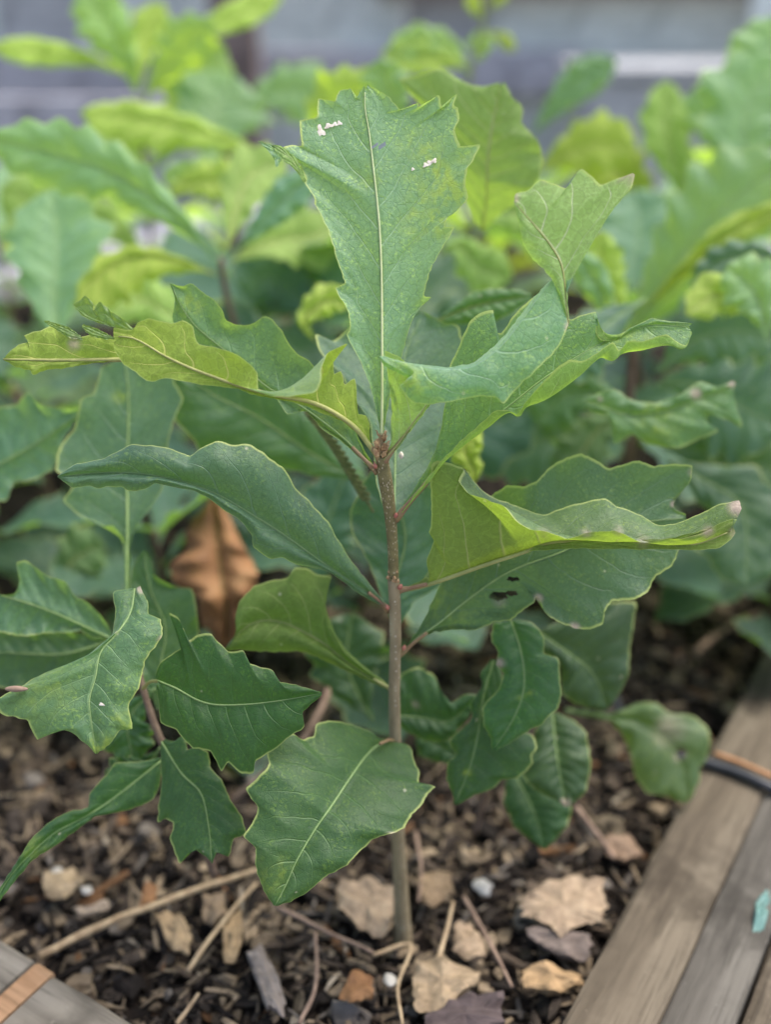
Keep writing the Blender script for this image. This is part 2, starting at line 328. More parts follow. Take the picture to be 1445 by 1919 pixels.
def leaf(parent, pats, tint=(1, 1, 1), label=None, holes=(), yel=(), dry=(), scars=(), rib='top', ribr=(.65, .18), name='leaf', petiole=None, mat=None, pmat=None):
    LN[0] += 1
    if isinstance(pats, dict): pats = [pats]
    V = []; Fc = []; UVs = []; Wr = []; base = 0; ribs = []; allpx = []
    for q, p in enumerate(pats):
        a, mid, b = p['a'], p['m'], p['b']
        rails = [a]+([p['ra']] if 'ra' in p else [])+[mid]+([p['rb']] if 'rb' in p else [])+[b]
        mi = 2 if 'ra' in p else 1
        G, UV, mr = patch(rails, mi, p['z'], p.get('cup', .25), p.get('wav', .12), p.get('nv', 90), p.get('nu', 7), LN[0]+q*3, p.get('vr', (0, 1)))
        nv, nu = G.shape[:2]; px = G.reshape(-1, 3)
        W3 = unproj(px[:, 0], px[:, 1], px[:, 2]); V.append(W3); UVs.append(UV.reshape(-1, 2)); allpx.append(px)
        idx = np.arange(nv*nu).reshape(nv, nu)+base
        f = np.stack([idx[:-1, :-1], idx[:-1, 1:], idx[1:, 1:], idx[1:, :-1]], -1).reshape(-1, 4)
        cen = px[f-base].mean(1)
        keep = np.ones(len(f), bool)
        for (hx, hy, rx, ry) in holes:
            an = np.arctan2((cen[:, 1]-hy)/ry, (cen[:, 0]-hx)/rx)
            keep &= ((cen[:, 0]-hx)/rx)**2+((cen[:, 1]-hy)/ry)**2 > 1+.25*np.sin(an*5)
        Fc += f[keep].tolist(); base += nv*nu
        w = np.zeros((len(px), 3))
        for arr, ch in ((yel, 0), (dry, 1)):
            for (sx, sy, r, *st) in arr:
                d = np.hypot(px[:, 0]-sx, px[:, 1]-sy)/r; w[:, ch] = np.maximum(w[:, ch], np.clip(1.6-1.6*d, 0, 1)*(st[0] if st else 1))
        Wr.append(w)
        if p.get('rib', True): ribs.append((mr, p))
    V = np.vstack(V); UVs = np.vstack(UVs); Wr = np.vstack(Wr); PX = np.vstack(allpx)
    o = mesh_obj(name, V, Fc, mat or M_LEAF, parent); me = o.data
    uvl = me.uv_layers.new(name='UVMap'); li = np.zeros(len(me.loops), int); me.loops.foreach_get('vertex_index', li)
    uvl.data.foreach_set('uv', UVs[li].ravel())
    at = me.attributes.new('wear', 'FLOAT_VECTOR', 'POINT'); at.data.foreach_set('vector', Wr.ravel())
    o.color = (*tint, 1)
    if label: o['label'] = label
    if rib:
        o['_o'] = tuple(parent['_o']) if '_o' in parent else (0, 0, 0)
        for k, (mr, p) in enumerate(ribs):
            n = len(mr); r0, r1 = p.get('ribr', ribr)
            off = .0004 if rib == 'top' else 0
            sgn = -1 if rib in ('top', 'under') else 0
            P = unproj(mr[:, 0], mr[:, 1], mr[:, 2]+.02*sgn); P = P[::3]; m = len(P)
            tube('midrib', P, [(r0*(1-i/(m-1))**.8+r1)*.001*.55 for i in range(m)], p.get('rm') or (M_MIDRIB if rib == 'top' else M_MIDRIB_U), o, 6)
        del o['_o']
    if petiole:
        P = catmull(np.array(petiole['p'], float), 14); r = petiole.get('r', (1.5, 1.1)); m = len(P)
        W3 = unproj(P[:, 0], P[:, 1], P[:, 2])
        o['_o'] = tuple(parent['_o']) if '_o' in parent else (0, 0, 0)
        tube('petiole', W3, [(r[0]+(r[1]-r[0])*min(1, i/6))*.001 for i in range(m)], pmat or M_PET, o, 8)
        del o['_o']
    for (sx, sy, ang, ln, wd) in scars:
        d = np.hypot(PX[:, 0]-sx, PX[:, 1]-sy); zz = PX[np.argmin(d), 2]-.03
        pts = []
        for i in range(14):
            th = 2*math.pi*i/14; rr = 1+.3*math.sin(3*th+sx)+random.uniform(-.15, .15)
            x = ln*math.cos(th)*rr; y = wd*math.sin(th)*rr; ca, sa = math.cos(R(ang)), math.sin(R(ang))
            pts.append(unproj(sx+x*ca-y*sa, sy+x*sa+y*ca, zz))
        c = unproj(sx, sy, zz-.02); o['_o'] = tuple(parent['_o']) if '_o' in parent else (0, 0, 0)
        mesh_obj('scar', [c]+pts, [(0, 1+(i+1) % 14, 1+i) for i in range(14)], M_SCAR, o); del o['_o']
    return o
def root(name, loc, label, cat='sapling', group=None):
    o = empty(name, loc, label=label, cat=cat, group=group); o['_o'] = tuple(loc); return o

# quick leaf: midrib pixels + width profile, teeth generated
def tleaf(parent, mid, z, w, side='T', tint=(1, 1, 1), teeth=6, fold=0.0, seed=None, tilt=0.0, asym=1.0, tooth=.32, label=None, cup=.3, wav=.35, rib=None, **k):
    sd_ = LN[0]*13+5 if seed is None else seed; rr = random.Random(sd_)
    n = 60; M = catmull(np.array([(*p, 0) for p in mid], float), n); T = np.gradient(M[:, :2], axis=0); T /= np.linalg.norm(T, axis=1)[:, None]+1e-9
    Nn = np.stack([T[:, 1], -T[:, 0]], 1)     # screen-left of travel (y down)
    t = np.linspace(0, 1, n)
    prof = np.interp(t, [0, .1, .3, .55, .72, .88, .96, 1], [.03, .10, .42, .85, 1, .72, .35, .0])
    out = []
    for s in (1, -1):
        ph = rr.uniform(0, 1); saw = (t*teeth+ph) % 1; amp = tooth*np.interp(t, [0, .25, .5, 1], [0, .5, 1, .8])
        te = 1+amp*(np.where(saw < .68, saw/.68, (1-saw)/.32)-.6)*rr.uniform(.8, 1.2)
        ww = w/2*1.12*prof*te*(asym if s > 0 else 2-asym)*(1-.5*abs(fold))
        P = M[:, :2]+Nn*(s*ww)[:, None]
        dz = -abs(fold)*w/2*prof*100*(zc(z)/100)/F*s*np.sign(fold) + tilt*s*prof
        out.append([(x, y, d) for (x, y), d in zip(P, dz)])
    L_, R2 = out
    a, b = (L_, R2) if side == 'T' else (R2, L_)
    return leaf(parent, dict(a=a, m=mid, b=b, z=z, cup=cup, wav=wav, nv=70, nu=5), tint=tint, label=label, rib=rib if rib is not None else ('top' if side == 'T' else 'under'), ribr=(.9, .25), **k)
def zc(z): return sum(z)/len(z)

# ------------------------------------------------------------------ ground
def sheet(name, x0, x1, y0, y1, nx, ny, z, mat, amp=0, sc=20, **k):
    X = np.linspace(x0, x1, nx); Y = np.linspace(y0, y1, ny); V = []
    for y in Y:
        for x in X: V.append((x, y, z+(amp*mnoise.noise(Vector((x*sc, y*sc, 3)))+amp*.5*mnoise.noise(Vector((x*sc*3, y*sc*3, 9))) if amp else 0)))
    Fc = [(j*nx+i, j*nx+i+1, (j+1)*nx+i+1, (j+1)*nx+i) for j in range(ny-1) for i in range(nx-1)]
    return mesh_obj(name, V, Fc, mat, None, **k)
sheet('ground', -40, 40, -20, 60, 9, 9, -.16, M_GROUND, kind='structure')

# raised bed directions measured from the rim's inner edges
RIM = .03
pa, pb = ground(1050, 1919, RIM), ground(1430, 1230, RIM)
dr = (pb-pa).normalized(); nr = Vector((dr.y, -dr.x, 0))          # outward = right
pc, pd = ground(0, 1760, RIM), ground(270, 1919, RIM)
df = -nr                                                            # along the front rim, leftwards
# corner of the inner edges
def isect(p, u, q, v):
    d = u.x*(-v.y)+v.x*u.y; w = q-p; s = (w.x*(-v.y)+v.x*w.y)/d; return p+u*s
corner = isect(pa, dr, pd, nr)
LBED, WBED = 1.75, 1.3
# soil bed as a rotated sheet
def bedpt(a, b, z=0.0): p = corner+df*a+dr*b; return Vector((p.x, p.y, z))
nx, ny = 150, 200; V = []
for j in range(ny):
    for i in range(nx):
        p = bedpt(-.004+(WBED+.008)*i/(nx-1), -.004+(LBED+.008)*(j/(ny-1))**1.4)
        q = Vector((p.x*26, p.y*26, 1)); p.z = -.006+.007*mnoise.noise(q)+.004*mnoise.noise(q*3.1)+.002*mnoise.noise(q*8); V.append(tuple(p))
mesh_obj('soil', V, [(j*nx+i+1, j*nx+i, (j+1)*nx+i, (j+1)*nx+i+1) for j in range(ny-1) for i in range(nx-1)], M_SOIL, kind='structure')
def hsoil(x, y):
    q = Vector((x*26, y*26, 1)); return -.006+.007*mnoise.noise(q)+.004*mnoise.noise(q*3.1)+.002*mnoise.noise(q*8)

def plank(name, p, u, L, wdir, wd, ztop, th, mat, parent, bev=.004, label=None, rag=.0008, seed=0):
    """board: start p, length L along u, width wd along wdir, top at ztop; edges slightly worn"""
    n = max(2, min(60, int(L/.02))); sec = []
    pr = [(0, -th), (0, -bev), (bev*.35, -bev*.35), (bev, 0), (wd*.33, .0003), (wd*.66, -.0003), (wd-bev, 0), (wd-bev*.35, -bev*.35), (wd, -bev), (wd, -th)]
    m = len(pr); V = []
    c0 = Vector((p.x, p.y, 0))+u*(L/2)+wdir*(wd/2)+Vector((0, 0, ztop-th/2))
    for i in range(n+1):
        s = L*i/n
        for j, (a, b) in enumerate(pr):
            jz = rag*mnoise.noise(Vector((s*40, j*3.3, seed))); jx = rag*1.3*mnoise.noise(Vector((s*55, j*2.1, seed+9)))
            q = Vector((p.x, p.y, 0))+u*s+wdir*(a+jx)+Vector((0, 0, ztop+b+jz)); V.append(q-c0)
    # local frame: x along the board so the grain follows it
    ang = math.atan2(u.y, u.x); Mi = Matrix.Rotation(-ang, 3, 'Z'); V = [tuple(Mi@v) for v in V]
    Fc = [(i*m+j, i*m+(j+1) % m, (i+1)*m+(j+1) % m, (i+1)*m+j) for i in range(n) for j in range(m)]
    Fc += [tuple(range(m-1, -1, -1)), tuple(n*m+j for j in range(m))]
    o = mesh_obj(name, V, Fc, mat, parent, smooth=False, off=(0, 0, 0)); po = Vector(parent['_o']) if parent is not None and '_o' in parent else Vector()
    bm = bmesh.new(); bm.from_mesh(o.data); bmesh.ops.recalc_face_normals(bm, faces=bm.faces); bm.to_mesh(o.data); bm.free()
    o.location = c0-po; o.rotation_euler = (0, 0, ang)
    if label: o['label'] = label
    return o
bed = root('raised_bed', tuple(Vector((corner.x, corner.y, -.16))), 'weathered timber raised bed frame around the mulch and saplings', 'raised bed')
pR = pa-dr*.35
plank('plank', pR, dr, 2.3, nr, .038, RIM, .18, M_W1, bed, .003, 'brown weathered inner timber of the right rim', seed=1)
plank('plank', pR+nr*.0383, dr, 2.3, nr, .0295, RIM-.0008, .18, M_W2, bed, .0015, 'bluish grey outer timber of the right rim', seed=2)
plank('plank', pR+nr*.0688, dr, 2.3, nr, .05, RIM-.004, .17, M_W1, bed, .004, 'outermost brown timber of the right rim', seed=5)
# front rim: two boards butted with a raw orange strip between
g1, g2 = ground(68, 1795, RIM), ground(102, 1818, RIM)
t1 = (g1-corner).dot(df); t2 = (g2-corner).dot(df)
plank('plank', corner+df*(t1), df, 1.2, -dr, .1, RIM, .17, M_W3, bed, .003, 'grey front board left of the joint', seed=3)
plank('plank', corner+df*(t2+.0008), df, t1-t2-.0016, -dr, .1, RIM-.002, .16, M_W4, bed, .0012, 'raw orange sawn strip in the joint', seed=4)
plank('plank', corner+df*.003, df, t2-.003, -dr, .1, RIM-.003, .17, M_W3, bed, .003, 'grey front board right of the joint', seed=6)
# back and left rims
plank('plank', bedpt(-.06, LBED), df, WBED+.12, dr, .045, RIM+.0, .18, M_W5, bed, .004, 'bleached back board', seed=7)
plank('plank', bedpt(WBED, 0), dr, LBED, df, .045, RIM, .18, M_W5, bed, .004, 'bleached left board', seed=8)

# ------------------------------------------------------------------ mulch
PAL = [((.020, .017, .015), 6), ((.055, .045, .037), 4.5), ((.115, .09, .068), 4.5), ((.19, .15, .105), 4), ((.28, .22, .15), 3), ((.14, .125, .11), 2.5), ((.22, .12, .06), .4), ((.36, .31, .24), .5)]
pw = [w for _, w in PAL]
def chip(sz, rr, kind=None):
    """one bark chip: ragged plate or splinter, verts + faces"""
    kind = kind or rr.choices(['plate', 'splint', 'chunk'], [5, 5, 1])[0]
    n = rr.randint(6, 9)
    if kind == 'plate': L, Wd, T = sz, sz*rr.uniform(.5, .9), sz*rr.uniform(.04, .10)
    elif kind == 'splint': L, Wd, T = sz*rr.uniform(1.3, 2.2), sz*rr.uniform(.15, .32), sz*rr.uniform(.08, .16)
    else: L, Wd, T = sz*.9, sz*rr.uniform(.5, .8), sz*rr.uniform(.18, .32)
    top = []; bot = []; bend = rr.uniform(-.25, .35)
    for i in range(n):
        th = 2*math.pi*(i+rr.uniform(-.25, .25))/n; r = rr.uniform(.62, 1.15)
        x, y = L/2*math.cos(th)*r, Wd/2*math.sin(th)*r
        zb = bend*(x/L)**2*L+rr.uniform(-.5, .5)*T
        top.append((x*rr.uniform(.82, .97), y*rr.uniform(.8, .95), zb+T/2+rr.uniform(-.15, .15)*T)); bot.append((x, y, zb-T/2))
    V = top+bot+[(rr.uniform(-.1, .1)*L, 0, T*.6)]
    Fc = [(2*n, i, (i+1) % n) for i in range(n)]+[(i, n+i, n+(i+1) % n, (i+1) % n) for i in range(n)]+[tuple(range(2*n-1, n-1, -1))]
    return V, Fc, T
def rot_place(V, rr, x, y, z, tiltmax=.5):
    M = Matrix.Translation((x, y, z))@Matrix.Rotation(rr.uniform(0, 6.283), 4, 'Z')@Matrix.Rotation(rr.gauss(0, tiltmax), 4, 'X')@Matrix.Rotation(rr.gauss(0, tiltmax*.7), 4, 'Y')
    return M
def inbed(p, m=.0):
    w = Vector((p[0], p[1], 0))-Vector((corner.x, corner.y, 0)); a, b = w.dot(df), w.dot(dr); return m < a < WBED-m and m < b < LBED-m
V = []; Fc = []; C = []; rr = random.Random(3)
def addchips(n, gen, smin, smax, zlo, zhi, dark=1.0, pw_=2.2, kind=None):
    global V, Fc, C
    k = 0
    while k < n:
        x, y = gen()
        if not inbed((x, y), .006): continue
        k += 1
        sz = smin+(smax-smin)*rr.random()**pw_
        v, f, T = chip(sz, rr, kind); c = rr.choices(PAL, pw)[0][0]; q = rr.uniform(.75, 1.25)*dark; c = tuple(q*e for e in c)
        M = rot_place(v, rr, x, y, hsoil(x, y)+rr.uniform(zlo, zhi)+T*.4)
        b = len(V); V += [tuple(M@Vector(e)) for e in v]; Fc += [tuple(b+i for i in e) for e in f]; C += [c]*len(v)
near = lambda: (rr.uniform(-.30, .30), rr.uniform(-.12, .38))
far = lambda: (rr.uniform(-.8, .7), rr.uniform(.3, 1.6))
addchips(7500, near, .002, .009, -.001, .004, .6)  # small low chips darkened to paint shade into the gaps
addchips(3600, near, .006, .018, .001, .007, .95)
addchips(1100, near, .009, .022, .003, .009, 1.05, 1.5)
addchips(1500, near, .005, .013, .002, .010, 1.0, 1.3, 'splint')
addchips(1500, near, .0025, .008, .006, .012, .9)
addchips(3600, far, .008, .028, -.002, .006, .6)  # far chips darkened to paint in the shade at the back
def addtint(me, C):
    a = me.color_attributes.new('tint', 'FLOAT_COLOR', 'POINT'); a.data.foreach_set('color', np.hstack([np.array(C), np.ones((len(C), 1))]).ravel())
mo = mesh_obj('bark_mulch', V, Fc, M_CHIP, None, smooth=False, label='dark shredded bark mulch covering the bed soil', cat='mulch', kind='stuff'); addtint(mo.data, C)
# larger chips one by one; share a few meshes
protos = []
for i in range(26):
    v, f, T = chip(.009+.013*rr.random(), rr, rr.choice(['plate', 'plate', 'splint', 'splint'])); c = PAL[rr.choices(range(8), [1, 2, 4, 4, 3, 3, .5, .3])[0]][0]; q = rr.uniform(.85, 1.2)
    me = bpy.data.meshes.new('bark_chip'); me.from_pydata(v, [], f); me.materials.append(M_CHIP); addtint(me, [tuple(e*q for e in c)]*len(v)); me['look'] = ['small', 'broad', 'stubby', 'ragged', 'curved', 'worn'][i % 6]+' '+('dark' if c[0] < .1 else 'brown' if c[0] < .2 else 'tan')+' bark chip'; protos.append((me, T))
k = 0
while k < 130:
    x, y = rr.uniform(-.26, .24), -.11+.45*rr.random()**1.3
    if not inbed((x, y), .012): continue
    me, T = rr.choice(protos); o = bpy.data.objects.new('bark_chip', me); COL.objects.link(o)
    o.matrix_world = rot_place(None, rr, x, y, hsoil(x, y)+.006+T*.5, .28)
    pu, pv_ = x-corner.x, y
    reg = ('in the front corner by the joined boards' if y < .0 and x < -.04 else 'at the bottom below the stem base' if y < -.02 and x < .05 else 'close beside the right rim timber' if (Vector((x, y, 0))-corner).dot(df) < .05 else
           'under the hanging front leaf' if y < .1 and x < 0 and x > -.09 else 'at the left under the saddle shaped leaf' if x <= -.09 and y < .14 else 'right of the stem under the dark leaves' if y < .14 else 'far back at left under the leaves' if x < 0 else 'far back at right under the leaves')
    tag(o, me['look']+' '+reg, 'bark chip', 'loose bark chips on the mulch'); k += 1

def slab(name, pts, h, T, mat, label, cat, bump=.3, col=None, group=None):
    """flat irregular piece outlined by photo pixels, resting on the mulch"""
    P = [ground(x, y, h) for x, y in pts]; c = sum(P, Vector())/len(P)
    rs = random.Random(len(label)*7+int(pts[0][0]))
    P2 = []
    for i in range(len(P)):
        a, b = P[i], P[(i+1) % len(P)]
        for t in (0, .22, .41, .6, .8):
            q = a.lerp(b, t); d = (c-q)*rs.uniform(-.09, .09); P2.append(q+d)
    n = len(P2); V = []; rings = (1, .82, .5)
    for r in rings:
        for p in P2:
            q = c+(p-c)*r; q.z += T*(0 if r == 1 else .45)+.005*bump*mnoise.noise(Vector((q.x*120, q.y*120, 5)))*3; V.append(tuple(q-c))
    V.append((0, 0, T))
    for p in P2: q = (p-c)*.96; V.append((q.x, q.y, -T))
    Fc = []
    for r in range(2): Fc += [(r*n+i, r*n+(i+1) % n, (r+1)*n+(i+1) % n, (r+1)*n+i) for i in range(n)]
    Fc += [(2*n+i, 2*n+(i+1) % n, 3*n) for i in range(n)]; Fc += [(3*n+1+i, 3*n+1+(i+1) % n, (i+1) % n, i) for i in range(n)]; Fc.append(tuple(3*n+1+i for i in range(n-1, -1, -1)))
    o = mesh_obj(name, V, Fc, mat, None, smooth=False, label=label, cat=cat, group=group); o.location = c
    if col: addtint(o.data, [col]*len(V))
    bm = bmesh.new(); bm.from_mesh(o.data); bmesh.ops.recalc_face_normals(bm, faces=bm.faces); bm.to_mesh(o.data); bm.free()
    return o
slab('dead_leaf', [(632, 1655), (680, 1645), (738, 1665), (742, 1700), (725, 1748), (700, 1757), (660, 1725), (633, 1695)], .014, .0012, M_TAN, 'pale tan leaf scrap lying just left of the stem base', 'leaf scrap')
slab('dead_leaf', [(975, 1680), (1010, 1665), (1060, 1640), (1130, 1650), (1140, 1700), (1125, 1730), (1085, 1732), (1050, 1752), (1020, 1728), (980, 1712)], .016, .0012, M_TAN, 'jagged greyish tan dead oak leaf near the right rim', 'dead leaf')
slab('bark_chip', [(778, 1800), (815, 1790), (885, 1815), (905, 1835), (868, 1860), (830, 1900), (775, 1895), (772, 1850)], .014, .0022, M_CHIP, 'large flat tan wood chip at the bottom below the stem', 'wood chip', col=(.34, .26, .17))
slab('bark_chip', [(975, 1815), (1035, 1806), (1090, 1820), (1092, 1842), (1040, 1862), (985, 1850)], .014, .0025, M_CHIP, 'smooth honey coloured wood chip beside the right rim', 'wood chip', col=(.36, .25, .14))
slab('bark_chip', [(800, 1900), (870, 1862), (940, 1860), (945, 1919), (870, 1960), (800, 1950)], .016, .003, M_CHIP, 'dark purple brown bark slab at the bottom edge', 'wood chip', col=(.095, .075, .075))
slab('bark_chip', [(853, 1730), (885, 1728), (905, 1760), (912, 1790), (880, 1800), (850, 1780)], .013, .0018, M_CHIP, 'small square tan chip right of the stem base', 'wood chip', col=(.33, .25, .17))
slab('bark_chip', [(290, 1710), (335, 1705), (362, 1760), (352, 1785), (320, 1780)], .013, .002, M_CHIP, 'tan splinter lying below the long straw', 'wood chip', col=(.34, .25, .15))
slab('bark_chip', [(378, 1680), (420, 1675), (425, 1715), (400, 1735), (380, 1722)], .012, .0018, M_CHIP, 'brown chip tucked between the two crossing straws', 'wood chip', col=(.24, .18, .12))
slab('bark_chip', [(462, 1790), (485, 1770), (512, 1810), (535, 1870), (530, 1900), (500, 1890)], .013, .002, M_CHIP, 'long greyish wood splinter pointing towards the bottom edge', 'wood chip', col=(.27, .23, .20))
slab('bark_chip', [(80, 1640), (135, 1625), (160, 1650), (120, 1680), (82, 1678)], .012, .002, M_CHIP, 'broad tan chip lying at the left above the straw', 'wood chip', col=(.36, .28, .18))
slab('bark_chip', [(135, 1700), (200, 1685), (205, 1700), (150, 1718)], .012, .002, M_CHIP, 'narrow grey tan chip lying just above the long straw', 'wood chip', col=(.36, .29, .22))
slab('bark_chip', [(985, 1745), (1040, 1730), (1110, 1755), (1105, 1800), (1060, 1795), (1010, 1770)], .012, .002, M_CHIP, 'grey brown bark flake under the jagged dead leaf', 'wood chip', col=(.17, .14, .125))
slab('bark_chip', [(1130, 1570), (1180, 1560), (1205, 1600), (1170, 1615), (1140, 1600)], .011, .002, M_CHIP, 'brown chip close beside the right rim timber', 'wood chip', col=(.24, .17, .12))
slab('bark_chip', [(780, 1640), (845, 1635), (850, 1670), (810, 1700), (785, 1690)], .012, .0018, M_CHIP, 'toothed brown flake just right of the stem', 'wood chip', col=(.26, .19, .12))
slab('bark_chip', [(418, 1740), (450, 1690), (455, 1760), (440, 1800), (418, 1805)], .013, .002, M_CHIP, 'upright tan splinter right of the crossing straws', 'wood chip', col=(.33, .24, .14))
slab('dead_leaf', [(632, 1868), (665, 1810), (698, 1830), (700, 1868), (660, 1876)], .016, .0015, M_ORANGE, 'small orange triangular leaf scrap at the bottom', 'leaf scrap')
slab('dead_leaf', [(258, 1700), (275, 1655), (295, 1658), (290, 1690)], .014, .0015, M_ORANGE, 'tiny orange scrap beneath the long straw', 'leaf scrap')
def pebble(px, py, r, label, hz=.010):
    c = ground(px, py, hz); bm = bmesh.new(); bmesh.ops.create_icosphere(bm, subdivisions=3, radius=r)
    for v in bm.verts: v.co *= 1+.55*mnoise.noise(v.co*(1.0/r)+Vector((px, 0, 0)))+.15*mnoise.noise(v.co*(3/r)); v.co.z *= .45
    me = bpy.data.meshes.new('pebble'); bm.to_mesh(me); bm.free(); me.materials.append(M_STONE); me.polygons.foreach_set('use_smooth', [True]*len(me.polygons))
    o = bpy.data.objects.new('pebble', me); COL.objects.link(o); o.location = c; tag(o, label, 'pebble')
pebble(905, 1662, .0052, 'white pebble right of the stem base')
pebble(732, 1838, .0036, 'pale pebble below the stem base')
pebble(162, 1668, .003, 'small grey pebble at the left among the chips')
pebble(104, 1635, .0035, 'tiny pale pebble above the broad tan chip')
def straw(pts, r, label, mat=M_STRAW, hs=(.016, .016), cat='straw', name='straw', rmul=None):
    n = len(pts); P = [ground(x, y, hs[0]+(hs[1]-hs[0])*i/(n-1)) for i, (x, y) in enumerate(pts)]
    Q = catmull(np.array([tuple(p) for p in P]), 18); c = Q[0].copy()
    for i in range(len(Q)): Q[i] += np.array(mnoise.noise_vector(Vector(Q[i]*60)))*r*.35
    o = tube(name, Q-c, [r*(1-.35*i/17)*(1.15 if i % 6 == 3 else 1) for i in range(18)], mat, None, 8, label=label, cat=cat); o.location = tuple(c)
straw([(72, 1792), (200, 1730), (330, 1680), (480, 1630), (560, 1600)], .0021, 'long pale straw lying across the mulch at lower left')
straw([(350, 1822), (400, 1750), (440, 1700), (480, 1655)], .0014, 'thin straw crossing beside the long one towards the front leaf', hs=(.013, .018))
straw([(520, 1700), (600, 1740), (700, 1785)], .0013, 'thin brown stalk running to the stem base', M_TWIG)
straw([(820, 1800), (838, 1740), (850, 1690)], .0013, 'pale stick lying right of the stem base', hs=(.014, .02))
straw([(1300, 1225), (1360, 1180), (1430, 1145)], .0024, 'blurred brown twig near the right rim behind', M_TWIG, (.012, .012), 'twig', 'twig')
straw([(1080, 1512), (1120, 1565), (1152, 1612)], .0018, 'short brown stalk below the dark leaves at right', M_TWIG, (.03, .012), 'twig', 'twig')
straw([(870, 1680), (915, 1760), (960, 1850)], .0013, 'dark thin twig slanting right of the small tan chip', M_TWIG, (.014, .014), 'twig', 'twig')
straw([(640, 1235), (600, 1330), (560, 1400), (490, 1455), (425, 1505)], .0022, 'pinkish brown stalk leaning behind the front leaf', M_TWIG, (.09, .02), 'twig', 'twig')
straw([(330, 1919), (352, 1890), (372, 1862)], .0012, 'short pale straw at the bottom left of the mulch')
straw([(560, 1919), (590, 1850), (592, 1740)], .0012, 'reddish brown stalk at the bottom centre', M_TWIG, (.014, .014), 'twig', 'twig')
straw([(780, 1560), (790, 1640), (783, 1690)], .0012, 'short twig lying behind the stem foot', M_TWIG, (.014, .014), 'twig', 'twig')
straw([(700, 1790), (770, 1770), (745, 1850), (755, 1919)], .0011, 'thin curved root fibre around the stem foot', M_STRAW, (.012, .012), 'root fibre', 'root_fibre')

# hose over the rim
hz = RIM+.004
hp = [bedpt(.22, .62, .02)]+[ground(1210, 1400, .03), ground(1320, 1428, hz), ground(1390, 1450, hz), ground(1450, 1478, hz), ground(1560, 1520, hz-.01)]
Q = catmull(np.array([tuple(p) for p in hp]), 40); c = Q[0].copy()
o = tube('drip_hose', Q-c, .0031, M_HOSE, None, 12, label='black drip hose crossing the right rim of the bed', cat='hose'); o.location = tuple(c)
hp = [ground(1340, 1412, hz-.001), ground(1390, 1430, hz-.001), ground(1450, 1456, hz-.001), ground(1560, 1496, hz-.01)]
Q = catmull(np.array([tuple(p) for p in hp]), 20); c = Q[0].copy()
o = tube('orange_wire', Q-c, .0016, M_COP, None, 8, label='thin orange wire running beside the black hose', cat='wire'); o.location = tuple(c)
o = tube('drip_hose', [tuple(bedpt(.3, .42, .016)), tuple(bedpt(.5, .44, .016)), tuple(bedpt(.9, .47, .014))], .004, M_HOSE, None, 10, label='black drip hose on the soil behind the orange dead leaf', cat='hose')
slab('plastic_tie', [(1412, 1745), (1418, 1690), (1440, 1665), (1445, 1700), (1432, 1740)], RIM+.0005, .0022, M_TEAL, 'teal plastic scrap lying on the grey rim timber', 'plastic scrap')

# ------------------------------------------------------------------ background: fence, post, boards
fe = root('garden_fence', (0, 2.45, -.16), 'blurred bluish grey board fence behind the bed', 'fence')
for i in range(20):
    x = -1.9+i*.195
    plank('board', Vector((x, 2.45, 0)), Vector((1, 0, 0)), .1935, Vector((0, 1, 0)), .02, .62+.002*(i%2), .78, M_W7 if (i*7) % 5 else M_W8, fe, .003, seed=20+i)
plank('rail', Vector((-1.9, 2.40, 0)), Vector((1, 0, 0)), 2.36, Vector((0, 1, 0)), .045, .300, .10, M_W5, fe, .004, seed=50)
plank('rail', Vector((-.02, 2.38, 0)), Vector((1, 0, 0)), 2.0, Vector((0, 1, 0)), .045, .50, .085, M_W6, fe, .004, seed=51)
po = root('fence_post', (-.33, 2.3, -.16), 'brown square post standing in front of the fence at left', 'post')
plank('post_timber', Vector((-.385, 2.2, 0)), Vector((1, 0, 0)), .10, Vector((0, 1, 0)), .09, .7, .86, M_W6, po, .006, seed=60)
bx = root('wooden_planter', (.62, 2.1, -.16), 'dark slate wooden planter box behind the bed at right', 'planter')
for i in range(4): plank('board', Vector((.42, 2.06, 0)), Vector((1, 0, 0)), .46, Vector((0, 1, 0)), .03, .26-i*.105, .1, M_W8, bx, .004, seed=70+i)
plank('board', Vector((.40, 2.04, 0)), Vector((1, 0, 0)), .50, Vector((0, 1, 0)), .3, .285, .02, M_W8, bx, .003, 'pale cap board', seed=75)
bl = root('wooden_planter', (-.9, 1.9, -.16), 'grey violet planter box behind the bed at left', 'planter')
for i in range(4): plank('board', Vector((-1.35, 1.95, 0)), Vector((1, 0, 0)), .95, Vector((0, 1, 0)), .03, .235-i*.105, .1, M_W5 if i == 0 else M_W8, bl, .004, seed=80+i)
pl = root('upright_panel', (.93, 2.2, -.16), 'pale blue grey upright panel leaning by the fence at right', 'panel')
for i in range(2): plank('board', Vector((.80+i*.125, 2.2, 0)), Vector((1, 0, 0)), .12, Vector((0, 1, 0)), .025, .47, .63, M_W7, pl, .003, seed=90+i)

